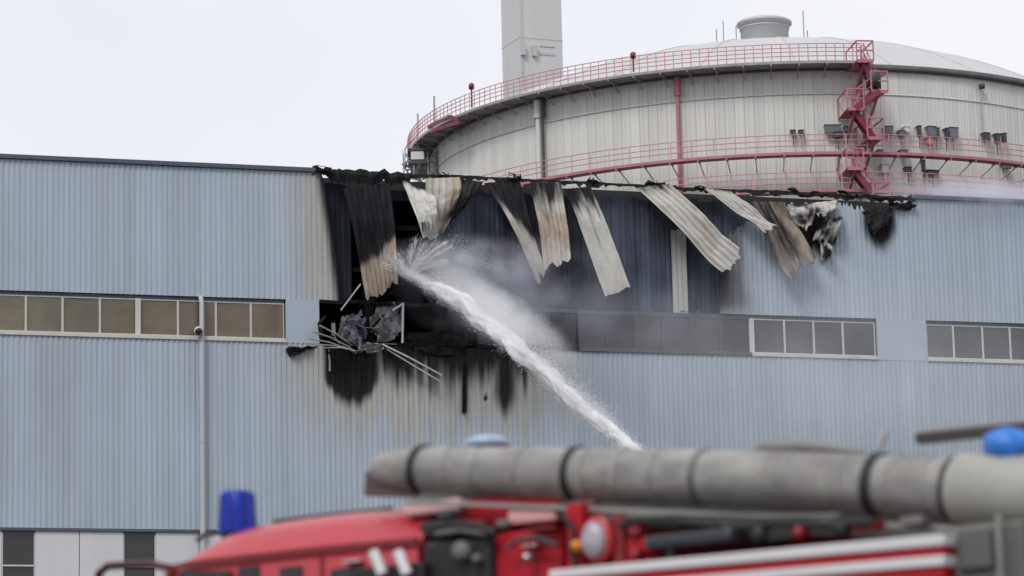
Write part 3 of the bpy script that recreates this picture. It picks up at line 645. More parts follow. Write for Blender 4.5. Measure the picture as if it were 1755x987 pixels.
# obstruction lamps on the top rail
for px, py in ((808, 148), (1085, 95)):
    a, z = tang(px, py, TR+1.3)
    post = MB().tube([tp(TR+1.3, a, H_RIM), tp(TR+1.3, a, z-.12)], .05, 6).build('lamp_post', M_dgrey, tank)
    MB().lathe([(0, -.18), (.15, -.17), (.17, 0), (.15, .14), (.07, .2), (0, .21)], 12, tp(TR+1.3, a, z)).build('obstruction_lamp', pm('dark_red_lamp', (.20, .008, .015), .25), post)
for px, py in ((744, 165), (716, 205)):
    a, z = tang(px, py, TR+1.2); MB().tube([tp(TR+1.2, a, H_RIM), tp(TR+1.2, a, max(z, H_RIM+1.6))], .06, 6).build('antenna', M_galv, tank)
# zigzag stair
st = [(1478, 108), (1502, 160), (1462, 190), (1496, 240), (1462, 250), (1462, 292), (1506, 350)]
SP = [tang(px, py, TR+1.9) for px, py in st]
def flight(i, j, off=0):
    (a0, z0), (a1, z1) = SP[i], SP[j]; n = 7; tr = MB(); sm = int(abs(z1-z0)/.2)
    for q in range(sm+1):
        t = (q+.5)/(sm+1); tr.bar(tp(TR+1.55+off, a0+(a1-a0)*t, z0+(z1-z0)*t), tp(TR+2.25+off, a0+(a1-a0)*t, z0+(z1-z0)*t), .26, .05)
    for R in (TR+1.6+off, TR+2.2+off):
        pts = [tp(R, a0+(a1-a0)*q/n, z0+(z1-z0)*q/n) for q in range(n+1)]
        for p, q in zip(pts[:-1], pts[1:]): tr.bar(p, q, .1, .32)
    o = tr.build('stair_flight', M_darkred, tank)
    for R in (TR+1.6+off, TR+2.2+off):
        pts = [tp(R, a0+(a1-a0)*q/n, z0+(z1-z0)*q/n) for q in range(n+1)]; fl_ = MB(); up = Vector((0, 0, 1.05))
        for p, q in zip(pts[:-1], pts[1:]): fl_.bar(p+up, q+up, .045); fl_.bar(p+up*.55, q+up*.55, .035)
        for p in pts[::2]: fl_.bar(p, p+up, .035)
        fl_.build('stair_rail', M_red, o)
def landing(i):
    a, z = SP[i]; l = MB(); w_ = .42/TR
    l.grid([[tp(r, b, z) for b in (a-w_, a, a+w_)] for r in (TR+.05, TR+2.5)]); l.grid([[tp(TR+2.5, b, z+h) for b in (a-w_, a, a+w_)] for h in (-.12, .06)])
    for b in (a-w_, a+w_):
        l.bar(tp(TR+2.55, b, z), tp(TR+2.55, b, z+1.1), .05); l.bar(tp(TR+.1, b, z), tp(TR+.1, b, z+1.1), .05); l.bar(tp(TR+.1, b, z+1.08), tp(TR+2.55, b, z+1.08), .045)
    for h in (.55, 1.1): l.bar(tp(TR+2.55, a-w_, z+h), tp(TR+2.55, a+w_, z+h), .045)
    l.bar(tp(TR+.05, a, z-1.3), tp(TR+2.4, a, z-.05), .1)
    l.build('stair_landing', M_red, tank, solid=.04)
for i, j, o in ((0, 1, 0), (1, 2, .3), (2, 3, 0), (5, 6, 0)): flight(i, j, o)
for i in (0, 1, 2, 3, 5, 6): landing(i)
a, z = SP[1]; MB().lathe([(0, -.3), (.42, -.3), (.42, .5), (.3, .7), (0, .7)], 14, tp(TR+2.2, a-.01, z+.5)).build('hose_drum', M_dgrey, tank)
MB().bar(tp(TR+.2, SP[3][0], SP[3][1]), tp(TR+.2, SP[3][0], H_RIM-.4), .12).build('stair_post', M_dgrey, tank)
# boxes and instruments along the middle walkway
for px, py, w_, h_, mt in ((1359, 228, .26, .24, 0), (1373, 228, .26, .24, 0), (1427, 222, .9, .45, 1), (1436, 232, .5, .3, 0), (1523, 225, .45, .5, 1), (1553, 223, .3, .3, 2), (1545, 229, .4, .25, 1), (1575, 226, .18, .6, 0), (1596, 226, .5, .55, 1), (1604, 228, .3, .5, 0), (1621, 230, .12, .6, 0), (1633, 228, .55, .55, 1), (1690, 236, .38, .48, 0), (1708, 238, .25, .5, 0), (1720, 237, .22, .5, 0), (1450, 222, .22, .3, 1), (1508, 262, .3, .25, 1), (1548, 262, .45, .25, 1), (1516, 290, .4, .5, 2), (1556, 292, .35, .3, 0), (1582, 285, .15, .6, 0), (1598, 296, .7, .2, 0), (1725, 286, .5, .2, 1), (1592, 243, .3, .4, 3)):
    a, z = tang(px, py, TR+.3); mt = (M_dgrey, pm('slate_box', (.15, .17, .20), .5), M_twhite, M_red)[mt]
    b = MB(); M = Matrix.Translation(tp(TR+.22, a, z)) @ Matrix.Rotation(a-math.pi/2, 4, 'Z')
    b.box((-w_/2, -.0, -h_/2), (w_/2, .25, h_/2), M); b.box((-w_/2-.03, -.2, h_/2+.002), (w_/2+.03, .29, h_/2+.04), M); b.tube([M @ Vector((0, .1, -h_/2)), M @ Vector((0, .1, -h_/2-.7))], .03, 6)
    b.build('instrument_box', mt, tank, bevel=.02)
a, z = tang(1681, 148, TR+.2)
MB().lathe([(0, -.16), (.16, -.15), (.18, .1), (0, .16)], 10, tp(TR+.3, a, z)).build('wall_lamp', M_dgrey, tank); MB().bar(tp(TR+.15, a, z-3), tp(TR+.15, a, z), .05).build('cable_duct', M_galv, tank)
# galvanised spiral stair and pipework on the tank's far left flank
cx = ray(717, 262); D_ = TY-4.5; C0 = Vector((cx.x*D_/cx.y-TX, D_-TY, 0)); zb = EYE+ray(718, 305).z*D_; zt3 = H_RIM-.6
RSP = .82
b = MB(); b.tube([C0+Vector((0, 0, 0)), C0+Vector((0, 0, zt3))], .09, 8); b.build('stair_column', M_galv, tank)
tr = MB(); hr_ = []; nst = int((zt3-(zb-8))/.2)
for i in range(nst):
    a = i*R_(26); z = zb-8+i*.2; p = C0+Vector((RSP*math.cos(a), RSP*math.sin(a), z)); q = C0+Vector((.08*math.cos(a), .08*math.sin(a), z)); tr.bar(q, p, .24, .04); hr_.append(p+Vector((0, 0, 1.0))); tr.bar(p, p+Vector((0, 0, 1.0)), .03)
tr.build('spiral_treads', M_galv, tank); MB().tube(hr_, .035, 5).tube([p-Vector((0, 0, .5)) for p in hr_], .025, 5).tube([p-Vector((0, 0, .95)) for p in hr_], .05, 5).build('spiral_handrail', M_galv, tank)
b = MB()
for k_ in range(7):
    a = R_(51*k_); b.bar(C0+Vector((1.0*math.cos(a), 1.0*math.sin(a), 0)), C0+Vector((1.0*math.cos(a), 1.0*math.sin(a), zt3)), .05)
for z in np.arange(zb-8, zt3, 1.1): b.tube([C0+Vector((1.0*math.cos(q), 1.0*math.sin(q), z)) for q in np.linspace(0, 2*math.pi, 15)], .04, 5, False)
b.build('stair_cage', M_galv, tank)
p = C0+Vector((0, -.9, 0)); MB().box((p.x-.42, p.y-.25, zt3-.75), (p.x+.38, p.y+.1, zt3-.25)).build('junction_box', M_twhite, tank, bevel=.03)
MB().box((p.x-.62, p.y-.2, zt3-.2), (p.x+.75, p.y+1.6, zt3-.02)).build('stair_head', M_dgrey, tank, bevel=.02)
MB().box((p.x-.5, p.y-.2, zt3-1.0), (p.x+.55, p.y+.2, zt3-.8)).build('stair_head', M_dgrey, tank, bevel=.02)
MB().bar(p+Vector((.1, -.1, zt3-1.0)), p+Vector((-.25, -.1, zt3-1.9)), .22).build('cable_bundle', M_dgrey, tank)
for k_ in range(5): MB().tube([C0+Vector((1.15+.13*k_, -.6, zb-9)), C0+Vector((1.15+.13*k_, -.6, zt3-.5-.25*k_)), C0+Vector((1.6, .6, zt3-.2-.25*k_))], .06, 6).build('riser_pipe', M_galv, tank)
# dark buckled gutter where the walkway meets the flank
for px0, py0, px1, py1 in ((738, 218, 775, 200), (775, 200, 790, 206), (745, 224, 792, 209)):
    (a, z), (a2, z2) = tang(px0, py0, TR+1.3), tang(px1, py1, TR+1.3)
    MB().bar(tp(TR+1.42, a, z), tp(TR+1.42, a2, z2), .14, .2).build('bent_gutter', M_darkred, tank)

# ------------------------------------------------------------------ chimney behind the tank
CD = 262.0
d0, d1 = ray(859.5, 70), ray(964.5, 70); x0, x1 = d0.x*CD/d0.y, d1.x*CD/d1.y
cw = x1-x0; ch = empty('chimney', ((x0+x1)/2, CD+2.3, 0), R_(23)); tag(ch, 'tall square pale concrete chimney rising behind the tank', 'chimney')
s_ = cw/(math.cos(R_(23))+math.sin(R_(23)))/2
MB().box((-s_, -s_, 0), (s_, s_, 96)).build('shaft', M_stack, ch, bevel=.06)
for z in np.arange(9, 96, 9.0): MB().box((-s_-.02, -s_-.02, z), (s_+.02, s_+.02, z+.08)).build('joint_band', M_stackseam, ch)
for xx in (-s_+.04,): MB().box((xx, -s_-.07, 0), (xx+.22, -s_-.003, 95.9)).build('cable_duct', M_stackseam, ch)
zz = EYE+ray(925, 40).z*CD
MB().box((-s_*.1, -s_-.05, zz-.2), (s_*.62, -s_-.003, zz+.02)).build('inspection_ledge', M_stackseam, ch); MB().box((-s_*.1, -s_-.05, zz+.5), (s_*.62, -s_-.003, zz+.62)).build('inspection_ledge', M_stackseam, ch)
for xx in (-s_+.2, -s_*.36): MB().box((xx-.18, -s_-.3, zz-.4), (xx+.2, -s_-.072, zz+.5)).build('duct_box', M_stackseam, ch)

# ------------------------------------------------------------------ fire engine
_d = ray(877, 900); TRK = Plane((_d.x*15.6, _d.y*15.6), R_(-36))
truck = empty('fire_engine', TRK.b, TRK.a); tag(truck, 'red fire engine with a blue beacon and a long grey water boom on its roof', 'fire engine')
def T(px, py, y=0): return TRK.loc(px, py, y)
prof = [(272, 1012, 1015), (286, 980, 988), (300, 958, 972), (322, 938, 967), (350, 918, 962), (400, 903, 957), (470, 891, 949), (550, 882, 940), (640, 874, 932), (716, 866, 925)]
rows = []
for px, yr, yg in prof:
    g_ = T(px, yg); zr = T(px, yr, .28).z; x = g_.x; zg = g_.z
    rows.append([(x, .02, 1.0), (x, 0, zg-.25), (x, 0, zg-.03), (x, .03, zg), (x, .10, zg+(zr-zg)*.55), (x, .20, zg+(zr-zg)*.88), (x, .34, zr), (x, 1.2, zr+.03), (x, 2.06, zr), (x, 2.3, zg+(zr-zg)*.55), (x, 2.4, zg), (x, 2.4, 1.0)])
b = MB(); b.grid(rows, True); n = len(rows[0]); b.add(rows[0], [tuple(range(n))]); b.add(rows[-1], [tuple(range(n))[::-1]])
cab = b.build('cab', M_tred, truck)
gut = MB()
for (a, b_) in zip(prof[1:-1], prof[2:]): gut.bar(T(a[0], a[2], -.012), T(b_[0], b_[2], -.012), .03, .022)
gut.build('rain_gutter', M_tred2, cab)
x_ = T(552, 950); MB().box((x_.x-.012, -.006, 1.1), (x_.x+.012, .02, x_.z-.01)).build('door_seam', M_tred2, cab)
for px0, px1, py in ((408, 446, 971), (478, 520, 972), (566, 615, 975)):
    a = T(px0, py); c = T(px1, py); MB().box((a.x, -.012, a.z-.65), (c.x, .02, a.z)).build('side_window', M_blackgl, cab, bevel=.03)
a = T(262, 985); c = T(398, 978); MB().add([(a.x-.05, -.014, a.z-.5), (c.x, -.014, c.z-.5), (c.x, -.014, c.z), (a.x+.22, -.014, a.z-.0)], [(0, 1, 2, 3)]).build('windscreen_edge', M_blackgl, cab, solid=.02)
for pts in (((338, 922), (352, 912), (366, 909)), ((470, 890), (550, 880), (640, 871), (672, 868))):
    MB().tube([T(px, py+4, .3) for px, py in pts], .014, 8).build('roof_rail', M_dgrey, cab)
# blue beacon
bp = T(407, 897, .45); zt_ = T(407, 842, .45).z; zb_ = bp.z; hb = zt_-zb_
bc = MB().lathe([(.084, -.16), (.086, -.06), (.086, -.04), (.084, -.03)], 20, (bp.x, .45, zb_)).build('beacon', M_black, truck)
MB().lathe([(.101, -.05), (.098, hb*.3), (.088, hb*.9), (.080, hb*.98), (.05, hb), (0, hb+.004)], 28, (bp.x, .45, zb_)).build('beacon_dome', M_bluebeacon, bc)
b = MB()
for k_ in range(9):
    aa = R_(40*k_+12); b.bar((bp.x+.100*math.cos(aa), .45+.100*math.sin(aa), zb_-.03), (bp.x+.088*math.cos(aa), .45+.088*math.sin(aa), zb_+hb*.88), .012)
b.build('beacon_ribs', M_bluebeacon2, bc)
# mirror arm in front of the cab
MB().tube([T(166, 1010, .1), T(170, 982, .1), T(184, 970, .1), T(215, 968, .1), T(262, 967, .1), T(292, 974, .05)], .022, 8).build('mirror_arm', pm('maroon_bar', (.06, .006, .02), .4), truck)
q = T(168, 1040, .1); MB().box((q.x-.06, .0, q.z-.25), (q.x+.06, .2, q.z)).build('mirror', M_black, truck, bevel=.03)
def tbox(name, px0, py0, px1, py1, mat, y=0., d=.3, bevel=.015, parent=None, slope=None):
    """box on the engine's flank between two pixel corners, d deep, y behind the flank"""
    a = T(px0, py0, y); c = T(px1, py1, y); x0, x1 = sorted((a.x, c.x)); mid = (py0+py1)/2
    z1 = T((px0+px1)/2, py0, y).z; z0 = T((px0+px1)/2, py1, y).z
    o = MB(); sl = (slope or 0)*(x1-x0)/2
    o.add([(x0, y, z0-sl), (x1, y, z0+sl), (x1, y+d, z0+sl), (x0, y+d, z0-sl), (x0, y, z1-sl), (x1, y, z1+sl), (x1, y+d, z1+sl), (x0, y+d, z1-sl)], [(0,3,2,1),(4,5,6,7),(0,1,5,4),(1,2,6,5),(2,3,7,6),(3,0,4,7)])
    return o.build(name, mat, parent or truck, bevel=bevel)
# bodywork behind the cab
tbox('body_panel', 970, 862, 1640, 1180, M_tred2, .35, 1.9)
tbox('body_panel', 716, 900, 968, 1180, M_tred2, .35, 1.9)
tbox('body_panel', 780, 846, 962, 902, M_tredb, .12, 1.6)
tbox('locker_lid', 690, 858, 788, 880, pm('highlight_pink_lid', (.72, .42, .43), .35), .05, .4)  # red lid coloured pale pink, its highlight is in the paint
tbox('locker_lid', 868, 868, 952, 896, pm('highlight_pink_plate', (.70, .36, .37), .35), .06, .05)  # pinkish white highlight on the red bodywork, painted as a plate
tbox('body_panel', 842, 908, 965, 1030, M_tredb, .02, .3)
tbox('equipment_box', 722, 922, 842, 1030, M_black, -.03, .35, .03)
tbox('equipment_box', 716, 890, 760, 925, M_black, .05, .3, .03)
tbox('hose_tray', 600, 968, 725, 1030, M_black, -.10, .08)
tbox('body_post', 968, 862, 1000, 1030, M_tredb, -.02, .2)
tbox('body_post', 1046, 880, 1072, 1030, M_tred2, -.02, .2)
tbox('grille', 848, 890, 868, 905, M_boomdark, .0, .05)
for px in (640, 682):
    a = T(px, 945, -.14); c = T(px+16, 985, -.14); MB().tube([a, c], .028, 10).build('nozzle', M_twhite, truck)
a = T(1026, 926, -.03)
lm = MB().lathe([(.0, -.02), (.04, -.02), (.052, -.01), (.056, .02), (.054, .06), (0, .06)], 24, a, Matrix.Scale(1.5, 4, (0, 0, 1)) @ Matrix.Rotation(R_(-90), 4, 'X') @ Matrix.Scale(-1, 4, (0, 0, 1))).build('work_lamp', M_lens, truck)
MB().lathe([(.058, .03), (.076, .03), (.076, -.02), (.058, -.02)], 24, a, Matrix.Scale(1.5, 4, (0, 0, 1)) @ Matrix.Rotation(R_(-90), 4, 'X')).build('lamp_rim', M_tred, lm)
a = T(992, 936, -.04); MB().lathe([(0, .04), (.025, .035), (.03, 0)], 12, a, Matrix.Rotation(R_(90), 4, 'X')).build('marker_lamp', M_amber, truck)
tbox('step_plate', 1102, 910, 1252, 934, pm('blue_black_plate', (.03, .035, .045), .4), -.12, .45, .02)
tbox('stay', 1140, 934, 1155, 1030, M_dgrey, -.06, .05)
tbox('body_panel', 1072, 920, 1110, 1000, M_tredb, -.02, .1)
# hoses, valves and small gear between the cab and the mast
for pts, r, mt in (([(742, 905), (775, 898), (820, 903), (850, 915)], .022, M_black), ([(748, 915), (790, 908), (835, 914)], .018, M_boomdark), ([(965, 885), (985, 905), (978, 940), (990, 985)], .014, M_black),
        ([(1062, 900), (1090, 892), (1150, 893), (1230, 902)], .016, M_black), ([(1255, 905), (1330, 896), (1420, 900), (1500, 893)], .022, M_black), ([(1075, 885), (1160, 882), (1300, 886), (1440, 884)], .012, M_boomdark),
        ([(870, 940), (885, 925), (925, 922), (955, 935)], .012, M_dgrey)):
    MB().tube([T(px, py, -.05) for px, py in pts], r, 8).build('hose', mt, truck)
for px, py, r, mt in ((790, 945, .05, M_boomdark), (818, 958, .025, M_boomdark), (1090, 950, .03, M_tred2), (1300, 915, .04, M_black), (1370, 912, .03, M_tred2), (1440, 905, .04, M_black), (905, 955, .02, M_chrome)):
    MB().lathe([(0, .03), (r*.6, .028), (r, .01), (r, -.04), (0, -.04)], 14, T(px, py, -.06), Matrix.Rotation(R_(90), 4, 'X')).build('valve', mt, truck)
for px, py, w_, h_, mt in ((760, 880, 22, 14, M_dgrey), (812, 896, 30, 10, M_tred2), (925, 906, 50, 6, M_tred2), (1085, 905, 20, 26, M_tred2), (1330, 918, 60, 16, M_black), (1480, 900, 44, 18, M_tred2), (1560, 892, 40, 16, M_boomdark), (600, 962, 30, 5, M_chrome), (905, 935, 26, 4, M_chrome)):
    tbox('fitting', px-w_/2, py-h_/2, px+w_/2, py+h_/2, mt, -.05, .08, .006)
# striped folded ladder box
def stripe(name, pya, pyb, pyc, pyd, mat, y, px0=940, px1=1618):
    """sloping plank: left end from pya to pyb, right end from pyc to pyd"""
    a0, a1, c0, c1 = T(px0, pya, y), T(px0, pyb, y), T(px1, pyc, y), T(px1, pyd, y)
    o = MB(); vs = [a1, c1, c0, a0]; vs2 = [v+Vector((0, .12, 0)) for v in vs]
    o.add(vs+vs2, [(0,1,2,3),(7,6,5,4),(0,4,5,1),(1,5,6,2),(2,6,7,3),(3,7,4,0)]); return o.build(name, mat, truck, bevel=.006)
stripe('ladder_rail', 977, 993, 914, 934, M_twhite, -.22)
stripe('ladder_panel', 993.5, 1008, 934.5, 950, M_tredb, -.205)
stripe('ladder_rail', 1008.5, 1023, 950.5, 969, M_twhite, -.22)
stripe('ladder_panel', 1023.5, 1050, 969.5, 990, M_tredb, -.205)
# grey water boom along the roof
BY = .15
def boom_c(px): return T(px, np.interp(px, [640, 730, 980, 1200, 1500, 1640, 2000], [806, 806, 812, 818, 831, 838, 858]), BY)
def boom_r(px): return float(np.interp(px, [640, 730, 1500, 2000], [.092, .118, .134, .134]))
pxs = [646, 660, 690, 722]+list(range(760, 2000, 60))
bm_ = MB().tube([boom_c(p) for p in pxs], [.066, .088, .104, .115]+[boom_r(p) for p in pxs[4:]], 28).build('water_boom', M_boom, truck)
for px, wd in ((722, .038), (986, .034), (1500, .045), (1634, .02)):
    c0 = boom_c(px); c1 = boom_c(px+16); dr = (c1-c0).normalized(); MB().tube([c0, c0+dr*wd], boom_r(px)+.012, 28).build('boom_band', M_black, bm_)
for px, wd in [(1205, .03), (1008, .04), (1070, .02), (900, .02), (830, .012), (778, .014), (1135, .014)]+[(1330+13*i, .008) for i in range(11)]+[(1540+12*i, .008) for i in range(6)]:
    c0 = boom_c(px); dr = (boom_c(px+16)-c0).normalized(); MB().tube([c0, c0+dr*wd], boom_r(px)+.006, 28).build('boom_collar', M_boomdark if px == 1205 else M_boom, bm_)
cr = [boom_c(p)+Vector((0, .0, -boom_r(p)-.025)) for p in range(716, 1990, 60)]
b = MB()
for p, q in zip(cr[:-1], cr[1:]): b.bar(p, q, .05, .16)
b.build('boom_cradle', M_boomdark, bm_)
b = MB()
for p, q in zip(cr[:-1], cr[1:]): b.bar(p+Vector((0, -.09, -.02)), q+Vector((0, -.09, -.02)), .03, .02)
b.build('cradle_lip', pm('grey_green_lip', (.30, .31, .29), .5), bm_)
MB().bar(T(630, 829, BY-.02), T(735, 833, BY-.02), .045, .12).build('boom_lip', pm('dull_maroon', (.10, .06, .06), .6), bm_)
tbox('boom_shoe', 712, 838, 790, 868, M_boomdark, BY-.05, .2, .02, bm_)
tbox('boom_shoe', 970, 850, 1020, 880, M_boomdark, BY-.05, .2, .02, bm_)
# sleeve, mast and gear at the rear
c0 = boom_c(1640); c1 = boom_c(1990); MB().tube([c0, c0+(c1-c0)*.02, c1], [.135, .158, .165], 28).build('boom_sleeve', pm('cream_grey_sleeve', (.40, .39, .355), .5, var=.15, scale=(4, 4, 4)), bm_)
tbox('mast', 1622, 895, 1765, 1100, M_boomdark, -.10, .5, .02)
tbox('mast_plate', 1640, 905, 1700, 975, pm('mid_grey_plate', (.12, .12, .115), .6), -.13, .02, .01)
tbox('mast_rail', 1704, 880, 1722, 1100, M_boom, -.16, .04, .01)
MB().bar(T(1574, 752, .3), T(1790, 730, .3), .06, .045).build('ladder_beam', pm('dark_brown_beam', (.05, .04, .035), .6), truck)
MB().bar(T(1578, 743, .31), T(1790, 721, .31), .06, .018).build('beam_cap', pm('tan_cap', (.40, .37, .33), .5), truck)
a = T(1726, 764, .16); o = MB(); V = []; F = []
r_ = random.Random(3)
for i in range(9):
    for j in range(14):
        th = math.pi*i/8; ph = 2*math.pi*j/14; k_ = 1+.35*(r_.random()-.5); V.append((a.x+.11*math.sin(th)*math.cos(ph)*k_, a.y+.09*math.sin(th)*math.sin(ph)*k_, a.z+.075*math.cos(th)*k_))
for i in range(8):
    for j in range(14): F.append((i*14+j, i*14+(j+1) % 14, (i+1)*14+(j+1) % 14, (i+1)*14+j))
o.add(V, F, True); o.build('blue_cover', M_bluecap, truck)
# low lamp and fittings on top of the boom
a = T(835, 757, .5); MB().lathe([(0, -.02), (.11, -.03), (.12, .0), (.07, .025), (0, .03)], 24, a).build('roof_lamp', pm('pale_blue_lens', (.38, .52, .70), .2), truck)
a = T(835, 768, .5); MB().lathe([(0, 0), (.09, 0), (.09, -.22), (0, -.22)], 16, a+Vector((0, 0, .02))).build('lamp_foot', M_dgrey, truck)
MB().tube([T(1285, 776, .3), T(1310, 766, .3), T(1380, 764, .3), T(1480, 775, .3)], [.01, .03, .035, .01], 10).build('hose_cover', pm('taupe_cover', (.25, .24, .23), .6), truck)
MB().bar(T(1505, 768, .2), T(1518, 738, .2), .025).build('handle', M_pipe, truck)
# chassis and wheels below the frame
xa, xb = T(300, 950).x, T(1760, 950).x
MB().box((xa+.15, .1, .55), (xb, 2.3, 1.02)).build('chassis', M_black, truck, bevel=.03)
MB().box((T(716, 950).x+.01, .04, 1.021), (xb, 2.36, 2.6)).build('body_panel', M_tred, truck, bevel=.04)
for fx_ in (.16, .62, .84):
    for yy in (.02, 2.02):
        c = Vector((xa+(xb-xa)*fx_, yy, .52)); MR = Matrix.Rotation(R_(-90), 4, 'X')
        tyre = MB().lathe([(.3, 0), (.47, .0), (.52, .05), (.52, .31), (.47, .36), (.3, .36)], 28, c, MR).build('wheel', M_black, truck)
        MB().lathe([(0, .08), (.12, .05), (.14, .1), (.29, .06), (.3, .0), (.3, .36), (0, .3)], 20, c, MR).build('rim', M_chrome, tyre)

# ------------------------------------------------------------------ water jet: thousands of drops flung from the monitor to the fire
def M_water():
    m = bpy.data.materials.new('white_water'); m.use_nodes = True; nt = m.node_tree; b = nt.nodes['Principled BSDF']; o = nt.nodes['Material Output']
    b.inputs['Base Color'].default_value = (.97, .975, .985, 1); b.inputs['Roughness'].default_value = .6; b.inputs['Specular IOR Level'].default_value = .2
    t = N(nt, 'ShaderNodeBsdfTranslucent'); t.inputs[0].default_value = (.98, .985, .99, 1); mx = N(nt, 'ShaderNodeMixShader'); mx.inputs[0].default_value = .45
    nt.links.new(b.outputs[0], mx.inputs[1]); nt.links.new(t.outputs[0], mx.inputs[2]); nt.links.new(mx.outputs[0], o.inputs[0]); return m
MW = M_water()
def at(px, py, depth): d = ray(px, py); return np.array(EYEV + d*(depth/d.y))
KEY = [(1420, 1035, 56), (1300, 945, 64), (1180, 852, 70), (1066, 757, 78), (1000, 700, 83), (930, 634, 88), (870, 582, 93), (800, 526, 98), (744, 492, 103), (686, 464, 107.5)]
JP = np.array([at(*k) for k in KEY]); JT = np.linspace(0, 1, len(KEY))
def jet(t): return np.stack([np.interp(t, JT, JP[:, i]) for i in range(3)], -1)
JR = lambda t: np.interp(t, [0, .33, .5, .7, .85, 1], [.25, .27, .33, .42, .36, .17])
def drops(name, P, Dv, Ln, Wd, mat):
    n = len(P); Dv = Dv/np.linalg.norm(Dv, axis=1, keepdims=True); h = rng.normal(size=(n, 3)); A = np.cross(Dv, h); A /= np.linalg.norm(A, axis=1, keepdims=True); B = np.cross(Dv, A)
    V = np.empty((n, 5, 3)); V[:, 0] = P-Dv*Ln[:, None]*.6; V[:, 4] = P+Dv*Ln[:, None]*.4
    for k_ in range(3):
        a = 2*math.pi*k_/3; V[:, 1+k_] = P+(A*math.cos(a)+B*math.sin(a))*Wd[:, None]*.5
    F = np.array([(0,1,2),(0,2,3),(0,3,1),(4,2,1),(4,3,2),(4,1,3)]); F = (F[None]+(np.arange(n)*5)[:, None, None]).reshape(-1)
    me = bpy.data.meshes.new(name); me.vertices.add(n*5); me.vertices.foreach_set('co', V.ravel()); me.loops.add(len(F)); me.loops.foreach_set('vertex_index', F.astype(np.int32))
    np_ = len(F)//3; me.polygons.add(np_); me.polygons.foreach_set('loop_start', (np.arange(np_)*3).astype(np.int32)); me.update(calc_edges=True)
    return link(name, me, mat)
jx = (JP[-1]-JP[0]); jx /= np.linalg.norm(jx)
def sh(n): return rng.normal(size=(n, 3))
n = 90000; t = rng.random(n); P = jet(t); dv = jet(np.minimum(t+.01, 1.0))-jet(t-.012)
q = sh(n); q -= (q*jx).sum(1, keepdims=True)*jx; lump_ = .7+.6*fbm(t*55, 0*t, 61)
up_ = q[:, 2] > 0
P = P+q*(JR(t)*.38*lump_*np.where(up_, 1.15, .9))[:, None]+np.outer((fbm(t*38, 0*t+3, 67)-.5)*JR(t)*.35, (0, 0, 1.))
NT, NA = 700, 26; tt = np.linspace(0, .985, NT); ctr = jet(tt); tan_ = np.gradient(ctr, axis=0); tan_ /= np.linalg.norm(tan_, axis=1, keepdims=True)
A_ = np.cross(tan_, (0, 0, 1.)); A_ /= np.linalg.norm(A_, axis=1, keepdims=True); B_ = np.cross(A_, tan_); ang = np.linspace(0, 2*math.pi, NA, endpoint=False)
TT, AA = np.meshgrid(tt, ang, indexing='ij'); ca, sa = np.cos(AA), np.sin(AA)
nz_ = fbm(TT*26+ca*1.6, sa*1.6+7, 81, 5)*.6+fbm(TT*60+ca*3.2, sa*3.2, 83, 4)*.5+fbm(TT*9+ca*.7, sa*.7+2, 85, 2)*.3
rad = JR(TT)*(.58+.95*(nz_-.7))*np.interp(TT, [0, .86, 1], [1, 1, .45]); off = (fbm(tt*38, 0*tt+3, 67)-.5)*JR(tt)*.35
V = ctr[:, None]+A_[:, None]*(ca*rad)[..., None]+B_[:, None]*(sa*rad)[..., None]; V[..., 2] += off[:, None]
b = MB(); b.add(V.reshape(-1, 3).tolist(), [(i*NA+k_, i*NA+(k_+1) % NA, (i+1)*NA+(k_+1) % NA, (i+1)*NA+k_) for i in range(NT-1) for k_ in range(NA)], True)
core = b.build('water_jet', MW)
dr_ = drops('flying_drops', P, dv+sh(n)*.03*np.linalg.norm(dv, axis=1, keepdims=True), rng.uniform(.08, .40, n), rng.uniform(.003, .0085, n), MW); dr_.parent = core; dr_['kind'] = 'stuff'
tag(core, 'thick white jet of water shooting up into the burnt hole', 'water jet', kind='stuff')
# spray shed above and behind the jet, and the burst where it strikes
n = 14000; t = .93-.55*rng.random(n)**1.15; P = jet(t); lift = np.minimum(rng.gamma(1.2, .8, n), 2.6)*(.16+1.15*np.clip(t-.45, 0, 1)**1.0); side = np.array(FAC.ex)
wv_ = fbm(t*9, lift*1.2, 71); keep = rng.random(n) < np.clip((wv_-.25)*2.4, .08, 1)
P = P + np.outer(lift*.85, np.array((0, 0, 1.))) + np.outer(lift*.62, side) + sh(n)*.12
P, lift = P[keep], lift[keep]; n = len(P); dv = np.tile(jx, (n, 1))+sh(n)*.2
sp = drops('water_spray', P, dv, rng.uniform(.08, .4, n), rng.uniform(.002, .006, n), MW)
tag(sp, 'fine white spray drifting off the water jet towards the hanging sheets', 'spray', kind='stuff')
e = np.array(at(700, 474, 107.0)); Pp = []; dirs = []
for k_ in range(34):
    a_ = R_(random.uniform(18, 150)); reach = random.uniform(38, 60) if a_ > R_(100) else random.uniform(50, 135)*(1-.25*a_); o_ = np.array(at(700+reach*math.cos(a_), 474-reach*math.sin(a_)*.72, 107.6)); m_ = int(random.choice((40, 80, 170))*reach/70)
    s_ = rng.random(m_)**.85; bow = np.outer(np.sin(s_*math.pi*.9)*random.uniform(.02, .18), (0, 0, 1.)); Pp.append(e+(o_-e)*s_[:, None]+bow+sh(m_)*(.012+random.uniform(.02, .11)*s_)[:, None]); dirs.append(np.tile(o_-e, (m_, 1)))
Pp = np.concatenate(Pp); n = len(Pp)
bs = drops('water_burst', Pp, np.concatenate(dirs)+sh(n)*.06, rng.uniform(.12, .45, n), rng.uniform(.003, .011, n), MW)
tag(bs, 'feathery burst of water where the jet strikes the torn sheet', 'spray', kind='stuff')

